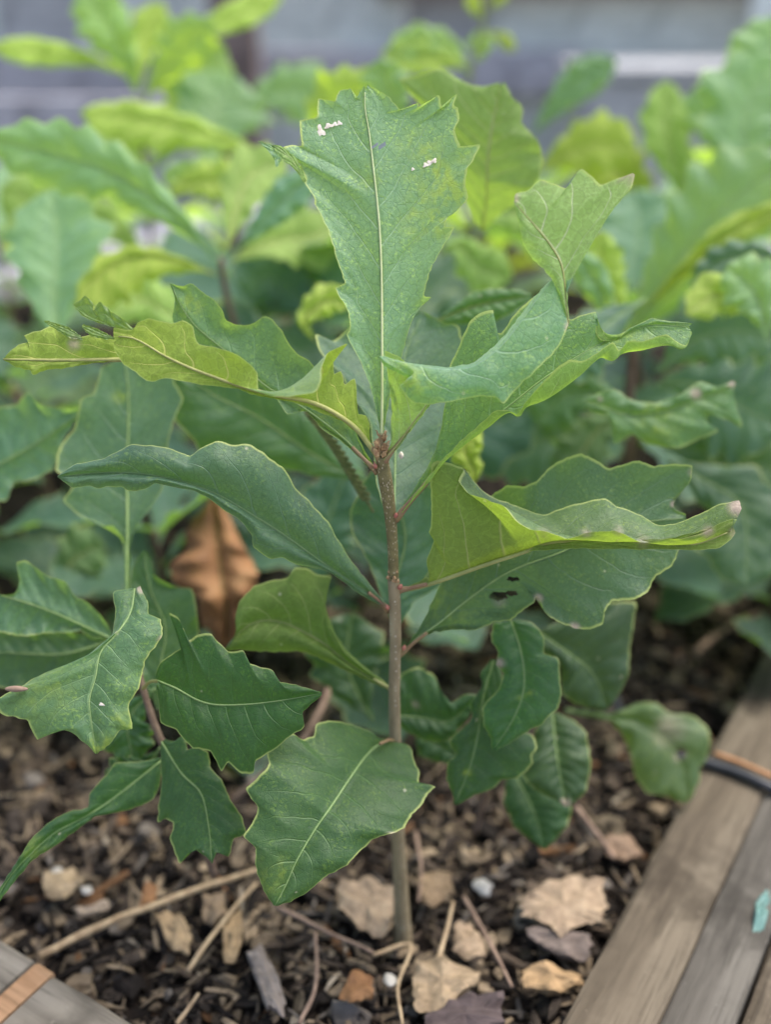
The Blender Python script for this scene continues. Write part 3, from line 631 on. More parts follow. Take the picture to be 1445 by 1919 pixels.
# ------------------------------------------------------------------ THE OAK SAPLING
base = ground(755, 1765, 0)
ms = root('oak_sapling', tuple(base), 'tall sharp oak sapling with upright top leaf in the middle of the bed', 'sapling')
def sp(x, y): return tuple(unproj(x, y, zstem(y, base.y)))
def stem_tube(name, pts, radii, mat, parent, Y, seg=14, rough=.05, **k):
    P = catmull(np.array([(*p, zstem(p[1], Y)) for p in pts], float), 60)
    Wp = unproj(P[:, 0], P[:, 1], P[:, 2]); rad = np.interp(np.linspace(0, 1, 60), np.linspace(0, 1, len(radii)), radii)
    rad = rad*(1+rough*np.array([mnoise.noise(Vector((i*.45, 2.2, Y*9))) for i in range(60)]))
    return tube(name, Wp, rad*.001, mat, parent, seg, **k)
Y0 = base.y
stem_tube('stem', [(756, 1790), (755, 1765), (752, 1690), (748, 1600), (744, 1500), (741, 1400), (739, 1300), (741, 1200), (740, 1130), (737, 1085)], [5.2, 3.8, 3.2, 2.9, 2.7, 2.6, 2.6], M_BARK_LO, ms, Y0, label='grey green lower stem')
stem_tube('stem', [(737, 1088), (737, 1050), (733, 980), (727, 930), (720, 885), (715, 855)], [2.35, 2.3, 2.4, 2.7, 3.0, 2.6], M_BARK_UP, ms, Y0, label='olive speckled upper stem')
def blob(cx, cy, z, r, n, mat, name, parent, sp_=1.0, el=1.8, label=None, up=(0, -1)):
    """cluster of pointed scales in one mesh"""
    V = []; Fc = []
    for i in range(n):
        a = random.uniform(0, 6.28); rr_ = r*sp_*math.sqrt(random.random()); c = Vector(unproj(cx, cy, z))+Vector((math.cos(a)*rr_, math.sin(a)*rr_, random.uniform(-1, 1)*r*sp_*1.1))
        L = r*random.uniform(.5, 1.0)*el; w = r*random.uniform(.25, .45); d = Vector((math.cos(a)*.5, math.sin(a)*.5, 1)).normalized()
        path = [c, c+d*L*.35, c+d*L*.75+Vector((0, 0, .2*L)), c+d*L*1.05+Vector((math.cos(a), math.sin(a), 0))*L*.15]
        v, f = tube_data(path, [w*.6, w, w*.55, w*.08], 6); b = len(V); V += [tuple(e) for e in v]; Fc += [tuple(b+e for e in q) for q in f]
    return mesh_obj(name, V, Fc, mat, parent, label=label)
def egg(px, py, z, rx, rz, mat, parent, name='bud', lean=0.0, Yo=None):
    bm = bmesh.new(); bmesh.ops.create_uvsphere(bm, u_segments=12, v_segments=8, radius=1)
    c = Vector(unproj(px, py, z)); M = Matrix.Rotation(lean, 3, 'Y')
    V = [tuple(c+M@Vector((v.co.x*rx*(1-.3*max(0, v.co.z)), v.co.y*rx, v.co.z*rz))) for v in bm.verts]; Fc = [[v.index for v in f.verts] for f in bm.faces]; bm.free()
    return mesh_obj(name, V, Fc, mat, parent)
zt = zstem(845, Y0)
blob(715, 846, zt-.15, .0021, 34, M_BUD, 'bud', ms, 1.0, 1.6, 'papery scaly terminal bud cluster')
blob(716, 825, zt-.15, .0014, 12, M_BUD, 'bud', ms, 1.0, 2.0)
for (x, y, n) in ((738, 1082, 16), (704, 874, 5)): blob(x, y, zstem(y, Y0)-.15, .0021 if n > 9 else .0012, n, M_BUD, 'bud_scar', ms, 1.2, .7)
for (x, y, rx, rz, l) in ((742, 966, .9, 1.3, .3), (750, 1100, 1.1, 1.5, .5), (726, 1138, 1.0, 1.4, -.3), (757, 1214, 1.0, 1.4, .4), (729, 1388, .9, 1.3, -.2), (703, 873, .9, 1.3, -.3), (705, 848, 1.3, 2.2, -.4)):
    egg(x, y, zstem(y, Y0)-.3, rx*.001, rz*.001, M_RED if y > 860 else M_BUD, ms, 'side_bud', l)

G1 = (1, 1, 1)
zA = zstem(860, Y0)
# top upright leaf; its tint paints in skylight brightness and sheen
leaf(ms, [dict(z=[45.2, 45.0, 45.0, 45.0, 45.2], cup=-.25, ribr=(.95,.25), rm=M_MIDRIB_L, wav=.10, nv=270, nu=10,
 m=[(715,815),(716,760),(716,650),(715,520),(712,440),(707,380),(698,300),(692,250),(684,200),(684,168)],
 a=[(713,815),(709,782),(692,719),(672,669),(649,628),(656,618),(651,580),(628,540),(646,530),(635,497),(626,469),(614,429),(590,382),(588,369),(571,342),(571,329),(556,300,-.1),(527,279,-.4),(540,272,-.2),(556,273),(566,274),(560,226),(593,220),(596,185),(626,190),(636,171),(658,166),(666,185),(678,168),(684,160)],
 b=[(718,815),(722,792),(732,740),(746,690),(754,663),(770,605),(790,572),(809,556),(795,555),(799,533),(812,495),(835,455),(853,425),(835,425),(837,412),(858,392),(878,372),(872,342),(877,316),(901,271),(863,274),(853,239),(860,225),(860,203),(850,198),(857,175),(830,202),(823,178),(785,201),(784,193),(752,205),(726,180),(690,158)]),
 dict(z=[45.0, 44.6, 44.5], cup=0, wav=.03, nv=40, nu=3, rib=False, vr=(.6,.9), m=[(572,340),(550,304),(526,281),(508,272)], a=[(574,338),(556,298),(530,274),(508,271)], b=[(571,342),(546,312),(528,300),(508,273)]),
 dict(z=[44.6, 44.5, 44.3], cup=0, wav=.03, nv=30, nu=3, rib=False, vr=(.6,.9), m=[(530,290),(512,280),(484,265)], a=[(530,298),(517,314),(513,300),(505,285),(484,266)], b=[(534,278),(510,271),(484,264)])],
 tint=(1.95, 1.82, 2.5), label='large upright top leaf with pale scars and yellow mottling', holes=[(712, 273, 13, 4.5)],
 yel=[(845, 330, 75, 1), (810, 400, 80, .8), (790, 300, 70, .6), (850, 375, 45, 1), (690, 330, 40, .35)], scars=[(601, 246, 70, 11, 7), (616, 236, -15, 8, 4.5), (627, 233, -20, 6, 4), (636, 231, 10, 5, 4), (798, 309, -20, 6, 4), (806, 305, -20, 6, 4.5), (814, 301, -30, 5, 4.5), (774, 317, 0, 3, 3)],
 petiole=dict(p=[(714,850,45.4),(715,830,45.3),(715,812,45.2)], r=(1.3,.9)), pmat=M_PET)
# leaf behind to the upper left
leaf(ms, dict(z=[45.9, 47, 48, 48, 47.5], cup=-.2, wav=.15,
 m=[(700,880),(645,822),(555,755),(500,725),(450,680),(400,640),(365,610),(340,575),(320,532)],
 a=[(697,882),(655,840),(600,800),(572,768),(555,774),(538,776),(527,762),(517,745),(480,735),(430,720),(380,690),(340,650),(322,600),(326,565),(318,532)],
 b=[(702,876),(684,845),(668,810),(650,780),(620,755),(600,735),(590,688),(578,676),(560,665),(545,648),(530,622),(510,598),(493,592),(477,605),(455,611),(425,602),(417,580),(400,562),(375,545),(358,530),(342,537),(318,530)]),
 tint=(1.4, 1.4, 1.6), yel=[(350, 570, 40, .7), (620, 790, 50, .6)], petiole=dict(p=[(707,886,46.1),(702,880,46),(690,868,45.9),(660,838,46.1)], r=(1.4,.8)))
# leaf to the left seen from below
leaf(ms, [dict(z=[45.4, 44.6, 44.2, 44.2, 44.4], cup=.0, wav=.06, nv=120, nu=6,
 m=[(706,853),(690,832),(670,806),(640,782),(600,760),(570,750),(530,743),(480,732),(440,720),(400,706),(365,693),(310,668),(250,634),(212,630)],
 a=[(703,850),(694,825),(692,795),(686,778),(672,775),(665,708),(646,722),(638,695),(627,702),(625,675),(652,643,-.6),(615,660,-.6),(603,690,-1.2),(603,714,-2.2),(590,735,-2.4),(545,742,-2.0),(512,744,-1.4),(484,733,-.5),(483,700,-.4),(462,678,-.4),(440,662,-.4),(400,650,-.3),(370,645,-.2),(360,610),(345,601),(322,606),(300,602),(278,597),(258,605),(250,618),(212,614)],
 b=[(704,857),(670,812),(640,790),(560,757),(480,741),(445,729),(359,718),(309,708),(292,714),(276,714),(252,696),(232,684),(216,662),(212,648),(216,642)]),
 dict(z=[45.6, 45.4, 45.0], cup=.1, wav=.12, nv=70, nu=5, vr=(.7, 1),
 m=[(260,676),(232,674),(120,675),(60,674),(5,673)],
 a=[(260,640),(217,636),(199,634,-.2),(166,628,-.2),(136,634,-.2),(116,623,-.2),(96,611),(73,620),(45,628),(53,641),(33,646),(5,672)],
 b=[(260,680),(229,676),(173,681),(116,691),(83,693),(61,704),(58,694),(33,689),(7,676)]),
 dict(z=[45.6, 45.8, 46], cup=0, wav=.1, nv=40, nu=3, vr=(.7, .74), rib=False,
 m=[(262,632),(200,606),(150,583)],
 b=[(262,624),(229,598),(203,580),(186,564),(174,583),(173,570),(159,553),(148,562),(136,571)],
 a=[(262,640),(246,622),(200,610),(159,596),(136,573)]),
 dict(z=[45.2, 45.0, 44.8], cup=0, wav=.05, nv=40, nu=3, vr=(.7, .74), rib=False,
 m=[(217,634),(190,628),(152,612)], b=[(212,632),(180,615),(155,608)], a=[(219,636),(199,636),(170,630),(152,612)]),
 dict(z=[45.2, 45.0, 44.8], cup=0, wav=.05, nv=40, nu=3, vr=(.7, .74), rib=False,
 m=[(152,633),(120,618),(82,602)], b=[(150,628),(125,612),(100,605),(82,600)], a=[(155,637),(136,636),(112,624),(82,603)])],
 tint=(1.7, 1.5, 1.0), label='long leaf arching left and showing its yellow green underside', rib='under', ribr=(1.6, .5), dry=[(138, 645, 18, .7)], yel=[(280, 620, 60, .8), (660, 790, 60, .9)],
 petiole=dict(p=[(716,868,45.7),(709,858,45.5),(702,846,45.3),(690,832,45.3)], r=(1.9,1.1)))
# leaf to the upper right: yellow base from below, pale blade, twisted tip
leaf(ms, [dict(z=[45.4, 45.0, 44.6, 44.2], cup=0, wav=.05, nv=60, nu=4, vr=(0, .4),
 m=[(719,862),(745,833),(770,798),(797,763),(815,735)], a=[(722,864),(750,835),(774,802),(799,768),(820,740)],
 b=[(717,860),(731,835),(733,810),(734,770),(731,735),(726,700),(721,656),(754,672),(785,700)]),
 dict(z=[43.6, 43.4, 43.4, 43.6, 43.9], cup=.2, wav=.12, nv=110, nu=8, vr=(.2, .8), rib=False,
 m=[(712,668),(772,682),(837,691),(887,685),(930,655),(962,620),(1002,565),(1036,523)],
 a=[(712,667,.3),(772,680,.6),(837,688,.9),(884,681,1.0),(925,650,1.0),(958,614,.9),(998,560,.6),(1036,521,.2)],
 b=[(712,669),(719,684),(742,698),(772,710),(784,722),(768,724),(750,722),(760,742),(778,757),(820,756),(860,750),(900,742),(928,745),(945,757),(962,735),(1010,690),(1048,650),(1066,608),(1058,578),(1048,548),(1038,522)]),
 dict(z=[43.8, 43.8, 43.6, 43.0, 42.6], cup=.15, wav=.10, nv=90, nu=7, vr=(.35, 1), ribr=(.5, .3),
 m=[(1066,606),(1061,565),(1058,525),(1050,490),(1025,450),(1000,420),(965,380)],
 b=[(1064,603),(1052,560),(1038,528),(1020,505),(1000,487),(980,455),(973,420),(964,383)],
 a=[(1067,608),(1064,560),(1062,515),(1078,500),(1100,475),(1125,430),(1150,393),(1184,350),(1190,325),(1160,333),(1128,346),(1108,330),(1090,316),(1075,335),(1062,352),(1040,345),(1012,337),(990,357),(965,362),(963,380)])],
 tint=(2.0, 1.95, 3.0), label='twisted pale leaf curling up to the right', rib='under', yel=[(750, 740, 80, 1)], dry=[(1180, 326, 26, .8), (966, 372, 14, .7), (1066, 612, 12, .8), (1020, 340, 10, .3)],
 petiole=dict(p=[(717,872,45.8),(722,862,45.5),(735,845,45.3),(770,800,44.9)], r=(1.9,.9)))
# big right leaf with folded lower margin
leaf(ms, dict(z=[46.6, 46.2, 46.0, 46.2, 45.6], cup=.1, wav=.10, nv=140, nu=6,
 m=[(748,968),(790,912),(826,868),(880,822),(950,765),(1012,715),(1080,670),(1150,632),(1210,610),(1292,612)],
 a=[(746,962),(770,925),(790,895),(815,845),(828,800),(835,750),(842,690),(862,645),(880,603),(900,585),(925,581),(920,608),(938,626),(962,592),(1000,556),(1040,545),(1065,600),(1090,590),(1117,584),(1117,622),(1130,640),(1158,636),(1175,618),(1205,604),(1222,596),(1250,601),(1298,606)],
 rb=[(753,962,-.2),(802,907,-.2),(832,868,-.3),(867,837,-.4),(920,797,-.5),(957,772,-.5),(972,781,-.5),(984,765,-.6),(1022,750,-.7),(1080,710,-.7),(1127,670,-.7),(1147,677,-.7),(1162,664,-.6),(1200,656,-.6),(1255,646,-.4),(1275,652,-.3),(1298,625)],
 b=[(752,960,-.3),(800,898,-.4),(828,862,-.6),(862,829,-.7),(932,768,-1.0),(952,768,-.8),(969,777,-.7),(985,755,-1.0),(1012,722,-1.3),(1042,692,-1.4),(1067,674,-1.4),(1092,678,-1.2),(1120,662,-1.2),(1150,640,-1.1),(1162,658,-.8),(1178,640,-1),(1205,640,-1),(1250,625,-.8),(1268,640,-.5),(1288,648,-.3),(1296,620)]),
 tint=(1.4, 1.45, 1.5), label='broad right leaf with its lower margin folded up', yel=[(800, 880, 40, .6), (900, 760, 60, .3), (1180, 640, 60, .5)],
 petiole=dict(p=[(741,974,46.9),(748,966,46.6),(765,945,46.4),(800,905,46.2)], r=(1.8,1.0)))
# long leaf left
leaf(ms, dict(z=[48.9, 47.6, 46.6, 45.8, 45.6], cup=.55, wav=.14, nv=130, nu=8,
 m=[(722,1136),(690,1110),(620,1065),(525,997),(465,960),(410,928),(350,905),(270,888),(200,885),(107,893)],
 a=[(721,1138),(675,1115),(620,1073),(585,1062),(555,1058),(530,1045),(505,1047),(475,1025),(472,1005),(450,975),(425,960),(400,940),(370,922),(320,912),(290,905),(270,917),(240,920),(225,912),(200,912),(180,915),(170,910),(135,915),(107,894)],
 b=[(722,1132),(690,1090),(650,1040),(615,980),(575,935),(555,915),(530,875),(495,850),(470,833),(435,832),(405,827),(375,840),(355,855),(320,840),(290,836),(245,832),(220,845),(190,860),(140,870),(107,892)]),
 tint=(1.0, 1.05, 1.5), label='long slender leaf arching to the left', petiole=dict(p=[(729,1144,49.1),(722,1137,48.9),(708,1124,48.7),(690,1110,48.4)], r=(1.6,.9)))
# cupped right leaf, underside to the camera
leaf(ms, [dict(z=[48.5, 47.2, 46.4, 45.8, 45.4], cup=.25, wav=.05, nv=150, nu=8, ribr=(1.6, .5),
 m=[(752,1106),(780,1101),(807,1094),(917,1056),(979,1036),(1028,1018),(1072,1013),(1180,1018),(1300,1020),(1372,995)],
 b=[(752,1104),(785,1090),(797,1082),(812,1086),(802,1068,-.3),(800,1050,-.4),(815,1010,-.5),(802,999,-.6),(809,984,-.6),(807,909,-.8),(809,871,-.9),(820,863,-.9),(869,878,-.6),(860,900,-.9),(877,924,-1.2),(913,937,-1.4),(944,948,-1.5),(966,975,-1.6),(993,993,-1.6),(1024,997,-1.6),(1064,1010,-1.5),(1108,997,-1.3),(1152,995,-1.2),(1205,1017,-1.0),(1245,1010,-.8),(1298,1008,-.6),(1325,995,-.5),(1356,977,-.3),(1378,972)],
 a=[(752,1107),(790,1090,.6),(830,1010,1.2),(860,930,1.3),(873,880,1.2),(890,906,1.3),(913,926,1.3),(957,944,1.4),(993,958,1.4),(1019,966,1.4),(1064,948,1.5),(1099,940,1.5),(1134,934,1.5),(1157,948,1.4),(1179,957,1.3),(1205,968,1.2),(1232,984,1.0),(1267,982,.8),(1312,962,.6),(1347,946,.4),(1387,937,.1),(1391,953)]),
 dict(z=[46.2, 45.6, 45.5], cup=0, wav=.04, nv=60, nu=3, vr=(.4, 1), rib=False,
 m=[(1000,1026),(1100,1016),(1250,1014),(1370,985)], b=[(1000,1024),(1100,1012),(1250,1010),(1368,980)],
 a=[(990,1034),(1060,1028),(1180,1029),(1300,1031),(1325,1030),(1350,1026),(1372,1010),(1380,998),(1374,985)])],
 tint=(1.1, 1.05, .9), label='cupped leaf at right with browned tip', rib='under', dry=[(1384, 948, 26, 1), (1100, 999, 12, .5), (1206, 1015, 16, .5), (1328, 997, 16, .8), (1160, 996, 12, .5), (1375, 1000, 14, .6), (1020, 998, 14, .4)],
 petiole=dict(p=[(741,1112,48.6),(750,1106,48.4),(765,1103,48.3),(800,1095,47.9)], r=(2.0,.9)))
# large leaf behind the cupped one, with chewed holes
leaf(ms, dict(z=[49.8, 49.2, 48.6, 48.6, 49.2], cup=-.3, wav=.25, nv=240, nu=28,
 m=[(757,1222),(780,1198),(820,1170),(869,1130),(935,1083),(979,1061),(1046,1037),(1120,1005),(1200,980),(1286,970)],
 a=[(758,1218),(780,1185),(800,1150),(825,1095),(850,1040),(880,990),(905,950),(922,928),(953,909),(984,911),(1006,902),(1028,878),(1064,856),(1090,850),(1117,862),(1143,878),(1170,869),(1196,863),(1227,873),(1267,869),(1298,873),(1297,896),(1280,922),(1258,937),(1266,953),(1286,964)],
 b=[(758,1224),(782,1204),(807,1187),(838,1181),(891,1180),(931,1165),(957,1163),(975,1148),(1001,1130),(1008,1117),(1015,1126),(1021,1148),(1046,1165),(1081,1178),(1108,1179),(1130,1170),(1134,1148),(1148,1127),(1188,1123),(1212,1112),(1219,1100),(1228,1082),(1261,1059),(1272,1034),(1284,1000),(1288,975)]),
 tint=(.85, .95, 1.35), label='broad leaf with chewed holes behind the cupped one', holes=[(934, 1117, 17, 8), (962, 1085, 12, 4), (958, 1112, 12, 5)], dry=[(1078, 1176, 14, .9), (1296, 885, 10, .6), (1262, 945, 8, .7), (1010, 1120, 12, .8), (937, 1126, 18, .4)], yel=[(840, 1140, 60, .5)],
 petiole=dict(p=[(742,1232,50),(757,1222,49.8),(775,1205,49.6),(800,1186,49.4)], r=(1.5,.8)))
# front leaf
leaf(ms, dict(z=[51.9, 48.8, 47.0, 46.2, 45.8], cup=.35, wav=.15, nv=130, nu=10,
 m=[(738,1388),(715,1392),(690,1412),(660,1452),(625,1505),(590,1555),(555,1615),(535,1660),(515,1697)],
 a=[(740,1391),(757,1392),(770,1402),(776,1425),(786,1445),(785,1468),(817,1473),(802,1488),(796,1502),(770,1530),(758,1552),(737,1561),(700,1572),(672,1598),(650,1622),(610,1643),(575,1672),(545,1690),(517,1698)],
 b=[(732,1386),(715,1384),(690,1370),(655,1356),(615,1350),(592,1358),(588,1378),(566,1386),(545,1374),(520,1384),(497,1400),(504,1430),(490,1450),(460,1478),(472,1498),(483,1512),(476,1535),(456,1567),(479,1588),(478,1620),(492,1665),(512,1697)]),
 tint=(.72, .92, .68), label='broad lowest leaf hanging forward in front of the stem', yel=[(510, 1640, 50, .4)], dry=[(737, 1561, 8, .7)],
 petiole=dict(p=[(741,1400,52.2),(738,1390,51.8),(730,1387,51),(712,1394,50)], r=(1.4,.8)))
# yellow green leaf lower left
leaf(ms, dict(z=[51.2, 51.4, 51.2, 50.6], cup=.5, wav=.15,
 m=[(727,1287),(690,1266),(650,1240),(605,1205),(560,1180),(525,1165),(480,1165),(443,1190),(420,1216)],
 a=[(725,1281),(690,1255),(652,1222),(630,1190),(617,1160),(607,1112),(622,1080),(595,1077),(572,1064),(552,1064),(540,1082),(500,1090),(475,1100),(450,1125),(440,1155),(443,1185),(434,1205),(418,1217)],
 b=[(726,1292),(690,1276),(650,1257),(600,1234),(565,1221),(520,1222),(480,1220),(450,1217),(430,1219),(418,1217)]),
 tint=(.95, .98, .8), label='yellow green leaf seen from below at lower left', rib='under', petiole=dict(p=[(739,1296,50.9),(727,1288,51),(700,1272,51.1)], r=(1.5,.9)), pmat=M_MIDRIB_U)
# leaf behind the upper stem
leaf(ms, dict(z=[47.6, 49.5, 51, 52], cup=-.2, wav=.2, nv=90,
 m=[(740,972),(740,920),(741,860),(745,780),(752,700),(768,640),(792,590)],
 a=[(738,972),(718,945),(706,905),(700,840),(690,780),(655,740),(640,700),(600,660),(590,625),(625,640),(660,610),(700,600),(740,590),(788,583)],
 b=[(742,972),(762,950),(790,918),(815,880),(838,830),(866,780),(880,720),(876,670),(868,640),(860,612),(830,602),(792,583)]),
 tint=(1.0, 1.1, 1.9), label='bluish leaf standing directly behind the upper stem', rib='top')
leaf(ms, dict(z=[52.5, 53, 53.5], cup=-.2, wav=.2, nv=80,
 m=[(742,1180),(735,1120),(760,1010),(745,950),(710,905)],
 b=[(745,1180),(775,1130),(835,1090),(860,1030),(850,960),(815,915),(760,890),(712,900)],
 a=[(740,1180),(715,1120),(690,1050),(660,1000),(655,960),(672,925),(683,900),(700,880),(708,900)]),
 tint=(.7, .9, 1.5), label='dark bluish leaf behind the middle of the stem')
egg(752, 853, 46.5, .0011, .0016, M_SCAR, ms, 'gall')

# ------------------------------------------------------------------ small sapling at the left
lb = ground(300, 1560, 0)
ls = root('oak_sapling', tuple(lb), 'low oak sapling at left with pointed leaves near the front', 'sapling')
P = catmull(np.array([(402,1640,55),(330,1440,52),(300,1385,51.5),(262,1270,51.5),(240,1150,52)], float), 40)
tube('stem', unproj(P[:, 0], P[:, 1], P[:, 2]), [(.0022-.0009*i/39) for i in range(40)], M_STEMBG, ls, 10)
leaf(ls, dict(z=[47.4, 47.2, 46.8, 46.4], cup=.3, wav=.12, nv=110, nu=8,
 m=[(295,1275),(330,1290),(370,1312),(400,1320),(460,1320),(530,1312),(603,1299)],
 a=[(290,1268),(300,1240),(322,1225),(343,1210),(345,1192),(325,1168),(316,1148),(330,1155),(343,1178),(352,1200),(368,1190),(395,1187),(408,1203),(430,1222),(455,1218),(466,1243),(508,1255),(522,1276),(562,1286),(603,1297)],
 b=[(293,1290),(297,1320),(300,1355),(330,1368),(345,1388),(362,1402),(395,1408),(415,1446),(427,1428),(450,1450),(475,1450),(480,1425),(518,1402),(545,1378),(570,1363),(566,1338),(603,1302)]),
 tint=(.42, .72, .36), label='dark green pointed leaf aiming right', petiole=dict(p=[(268,1290,51),(280,1278,49),(297,1276,47.4)], r=(1,.7)), pmat=M_MIDRIB_U)  # shade near the ground is put into this tint
leaf(ls, dict(z=[47, 45.8, 45.2, 44.8, 44.6], cup=.35, wav=.12, nv=120, nu=9,
 m=[(252,1103),(243,1150),(216,1190),(188,1222),(178,1270),(167,1310),(170,1350),(180,1412)],
 a=[(262,1098),(268,1112),(277,1128),(278,1150),(300,1162),(304,1190),(290,1212),(272,1238),(260,1290),(240,1318),(243,1340),(248,1366),(224,1368),(205,1395),(182,1413)],
 b=[(245,1102),(212,1108),(215,1150),(210,1188),(180,1215),(130,1250),(90,1258),(55,1275),(42,1284),(0,1305),(-15,1315),(0,1338),(30,1345),(50,1350),(68,1386),(105,1368),(135,1372),(150,1387),(165,1398),(178,1413)]),
 tint=(1.3, 1.3, 1.4), label='saddle shaped leaf at the left edge with yellow tips', yel=[(190, 1395, 30, 1), (235, 1355, 30, .8), (80, 1290, 70, .4)], dry=[(264, 1104, 12, .8), (301, 1195, 8, .8)],
 scars=[(190, 1320, 20, 5, 2.5)], petiole=dict(p=[(262,1270,51.5),(245,1200,50),(250,1110,47.2)], r=(1,.7)), pmat=M_MIDRIB_U)
egg(30, 1291, 44.7, .0013, .0048, M_TWIG, ls, 'bark_scrap', R(90))
leaf(ls, dict(z=[53, 54, 55, 55.5], cup=-.2, wav=.2, nv=110,
 m=[(238,1180),(237,1050),(238,960),(237,870),(240,800),(240,740),(235,680)],
 a=[(235,1180),(232,1050),(230,1010),(212,985),(190,985),(150,967),(118,938),(140,905),(104,880),(110,840),(140,800),(152,745),(175,740),(190,690),(225,672),(235,672)],
 b=[(240,1180),(243,1050),(244,1020),(252,990),(275,962),(300,925),(310,895),(322,880),(314,830),(325,790),(343,745),(325,715),(320,690),(298,680),(262,668),(236,672)]),
 tint=(1.1, 1.2, 1.7), label='tall upright leaf with pale straight midrib at left', ribr=(1.3, .4), yel=[(225, 745, 18, .9)])
leaf(ls, dict(z=[50, 49, 48.2], cup=.2, wav=.15,
 m=[(302,1390),(340,1450),(375,1485),(390,1545),(397,1618)],
 a=[(310,1385),(328,1388),(344,1378),(350,1405),(365,1400),(390,1410),(394,1440),(415,1460),(430,1498),(452,1530),(461,1562),(438,1572),(428,1605),(408,1595),(398,1618)],
 b=[(300,1398),(302,1440),(301,1480),(294,1540),(310,1535),(325,1540),(318,1572),(337,1617),(352,1600),(366,1592),(385,1605),(396,1618)]),
 tint=(.55, .78, .55), label='small drooping leaf pointing down at left')  # darker tint stands in for shade low in the bed
leaf(ls, dict(z=[51, 50, 48.5, 47], cup=.2, wav=.15,
 m=[(302,1425),(240,1475),(185,1515),(150,1535),(100,1562),(50,1607),(20,1640),(-12,1690)],
 b=[(300,1420),(260,1428),(215,1430),(200,1450),(165,1490),(165,1512),(130,1520),(95,1538),(60,1570),(30,1615),(-12,1680)],
 a=[(301,1432),(300,1470),(285,1500),(230,1520),(180,1529),(150,1550),(110,1580),(60,1612),(30,1648),(-10,1700)]),
 tint=(.6, .82, .58), label='long leaf trailing to the lower left corner', yel=[(60, 1590, 40, .4)])
leaf(ls, dict(z=[53, 52, 51], cup=-.2, wav=.2,
 m=[(208,1197),(150,1170),(100,1148),(50,1130),(-20,1110)],
 b=[(210,1190),(195,1160),(165,1130),(142,1120),(120,1090),(90,1080),(45,1050),(30,1055),(36,1085),(30,1112),(0,1115),(-20,1108)],
 a=[(206,1200),(180,1195),(150,1184),(100,1185),(40,1192),(0,1185),(-20,1180)]), tint=(1.2, 1.3, 1.9), label='pale bluish leaf at the left edge')
leaf(ls, dict(z=[54, 54, 54], cup=-.2, wav=.2,
 m=[(210,1200),(120,1225),(50,1225),(-30,1220)], b=[(208,1198),(150,1186),(80,1182),(-30,1180)], a=[(208,1202),(180,1230),(140,1265),(80,1285),(20,1290),(-30,1285)]), tint=(.7, .85, .95))
leaf(ls, dict(z=[54, 54.5, 55], cup=-.1, wav=.2,
 m=[(300,1330),(300,1250),(310,1180),(280,1100),(270,1032)], a=[(296,1330),(270,1280),(255,1200),(238,1120),(250,1060),(268,1030)],
 b=[(304,1330),(330,1300),(365,1240),(372,1180),(360,1105),(330,1100),(290,1080),(282,1050),(272,1030)]), tint=(.72, .9, .85), label='dim leaf behind the pointed one')
leaf(ls, dict(z=[57, 57, 56.5], cup=-.2, wav=.2,
 m=[(-60,900),(60,835),(160,768)], a=[(-60,890),(-20,770),(30,757),(52,733),(72,757),(95,763),(120,765),(160,767)], b=[(-60,920),(10,940),(25,905),(60,900),(98,880),(105,852),(132,802),(160,770)]), tint=(1.2, 1.3, 1.8), label='pale toothed leaf at the left edge above')
tleaf(ls, [(300,1400),(270,1440),(200,1480)], [53, 53], 90, tint=(.42, .65, .42))
tleaf(ls, [(290,1290),(240,1350),(250,1430)], [54, 54], 90, tint=(.6, .8, .65))

# ------------------------------------------------------------------ low leaves at the right of the stem; most tints darkened for shade
rb_ = ground(900, 1560, 0)
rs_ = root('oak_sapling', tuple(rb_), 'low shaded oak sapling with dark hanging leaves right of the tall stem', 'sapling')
P = catmull(np.array([(890,1560,62),(930,1400,58),(945,1280,54.5),(962,1165,52)], float), 40)
tube('stem', unproj(P[:, 0], P[:, 1], P[:, 2]), [(.0022-.0009*i/39) for i in range(40)], M_STEMBG, rs_, 10)
leaf(rs_, dict(z=[51.5, 51, 50.6], cup=.3, wav=.12,
 m=[(958,1163),(975,1215),(983,1265),(978,1310),(955,1360),(925,1405)],
 a=[(965,1160),(1000,1168),(1022,1198),(1020,1225),(1047,1233),(1050,1262),(1053,1300),(1046,1328),(1030,1340),(1018,1356),(985,1372),(955,1393),(926,1408)],
 b=[(952,1165),(926,1168),(922,1200),(935,1225),(930,1245),(945,1262),(936,1290),(905,1325),(908,1360),(920,1385),(922,1406)]),
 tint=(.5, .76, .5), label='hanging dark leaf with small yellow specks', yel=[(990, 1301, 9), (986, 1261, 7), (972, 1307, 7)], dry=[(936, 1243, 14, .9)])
leaf(rs_, dict(z=[53, 52.4, 52], cup=.3, wav=.15,
 m=[(925,1238),(905,1310),(895,1380),(880,1440),(853,1507)],
 a=[(928,1235),(942,1262),(935,1330),(930,1385),(970,1370),(998,1378),(1009,1400),(998,1412),(1000,1430),(970,1458),(940,1462),(925,1478),(890,1490),(856,1508)],
 b=[(922,1235),(902,1258),(902,1290),(880,1318),(886,1345),(842,1390),(856,1412),(840,1430),(838,1460),(848,1488),(850,1507)]),
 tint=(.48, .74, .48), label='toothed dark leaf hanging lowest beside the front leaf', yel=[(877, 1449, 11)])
leaf(rs_, dict(z=[57, 56, 55.6], cup=.3, wav=.15,
 m=[(1035,1335),(1042,1400),(1050,1455),(1062,1512)], a=[(1045,1335),(1075,1350),(1098,1372),(1108,1430),(1098,1485),(1065,1512)], b=[(1028,1338),(1002,1370),(1000,1410),(975,1440),(990,1468),(1020,1490),(1045,1500),(1060,1512)]), tint=(.5, .6, .48), dry=[(1060,1505,14,.8)])
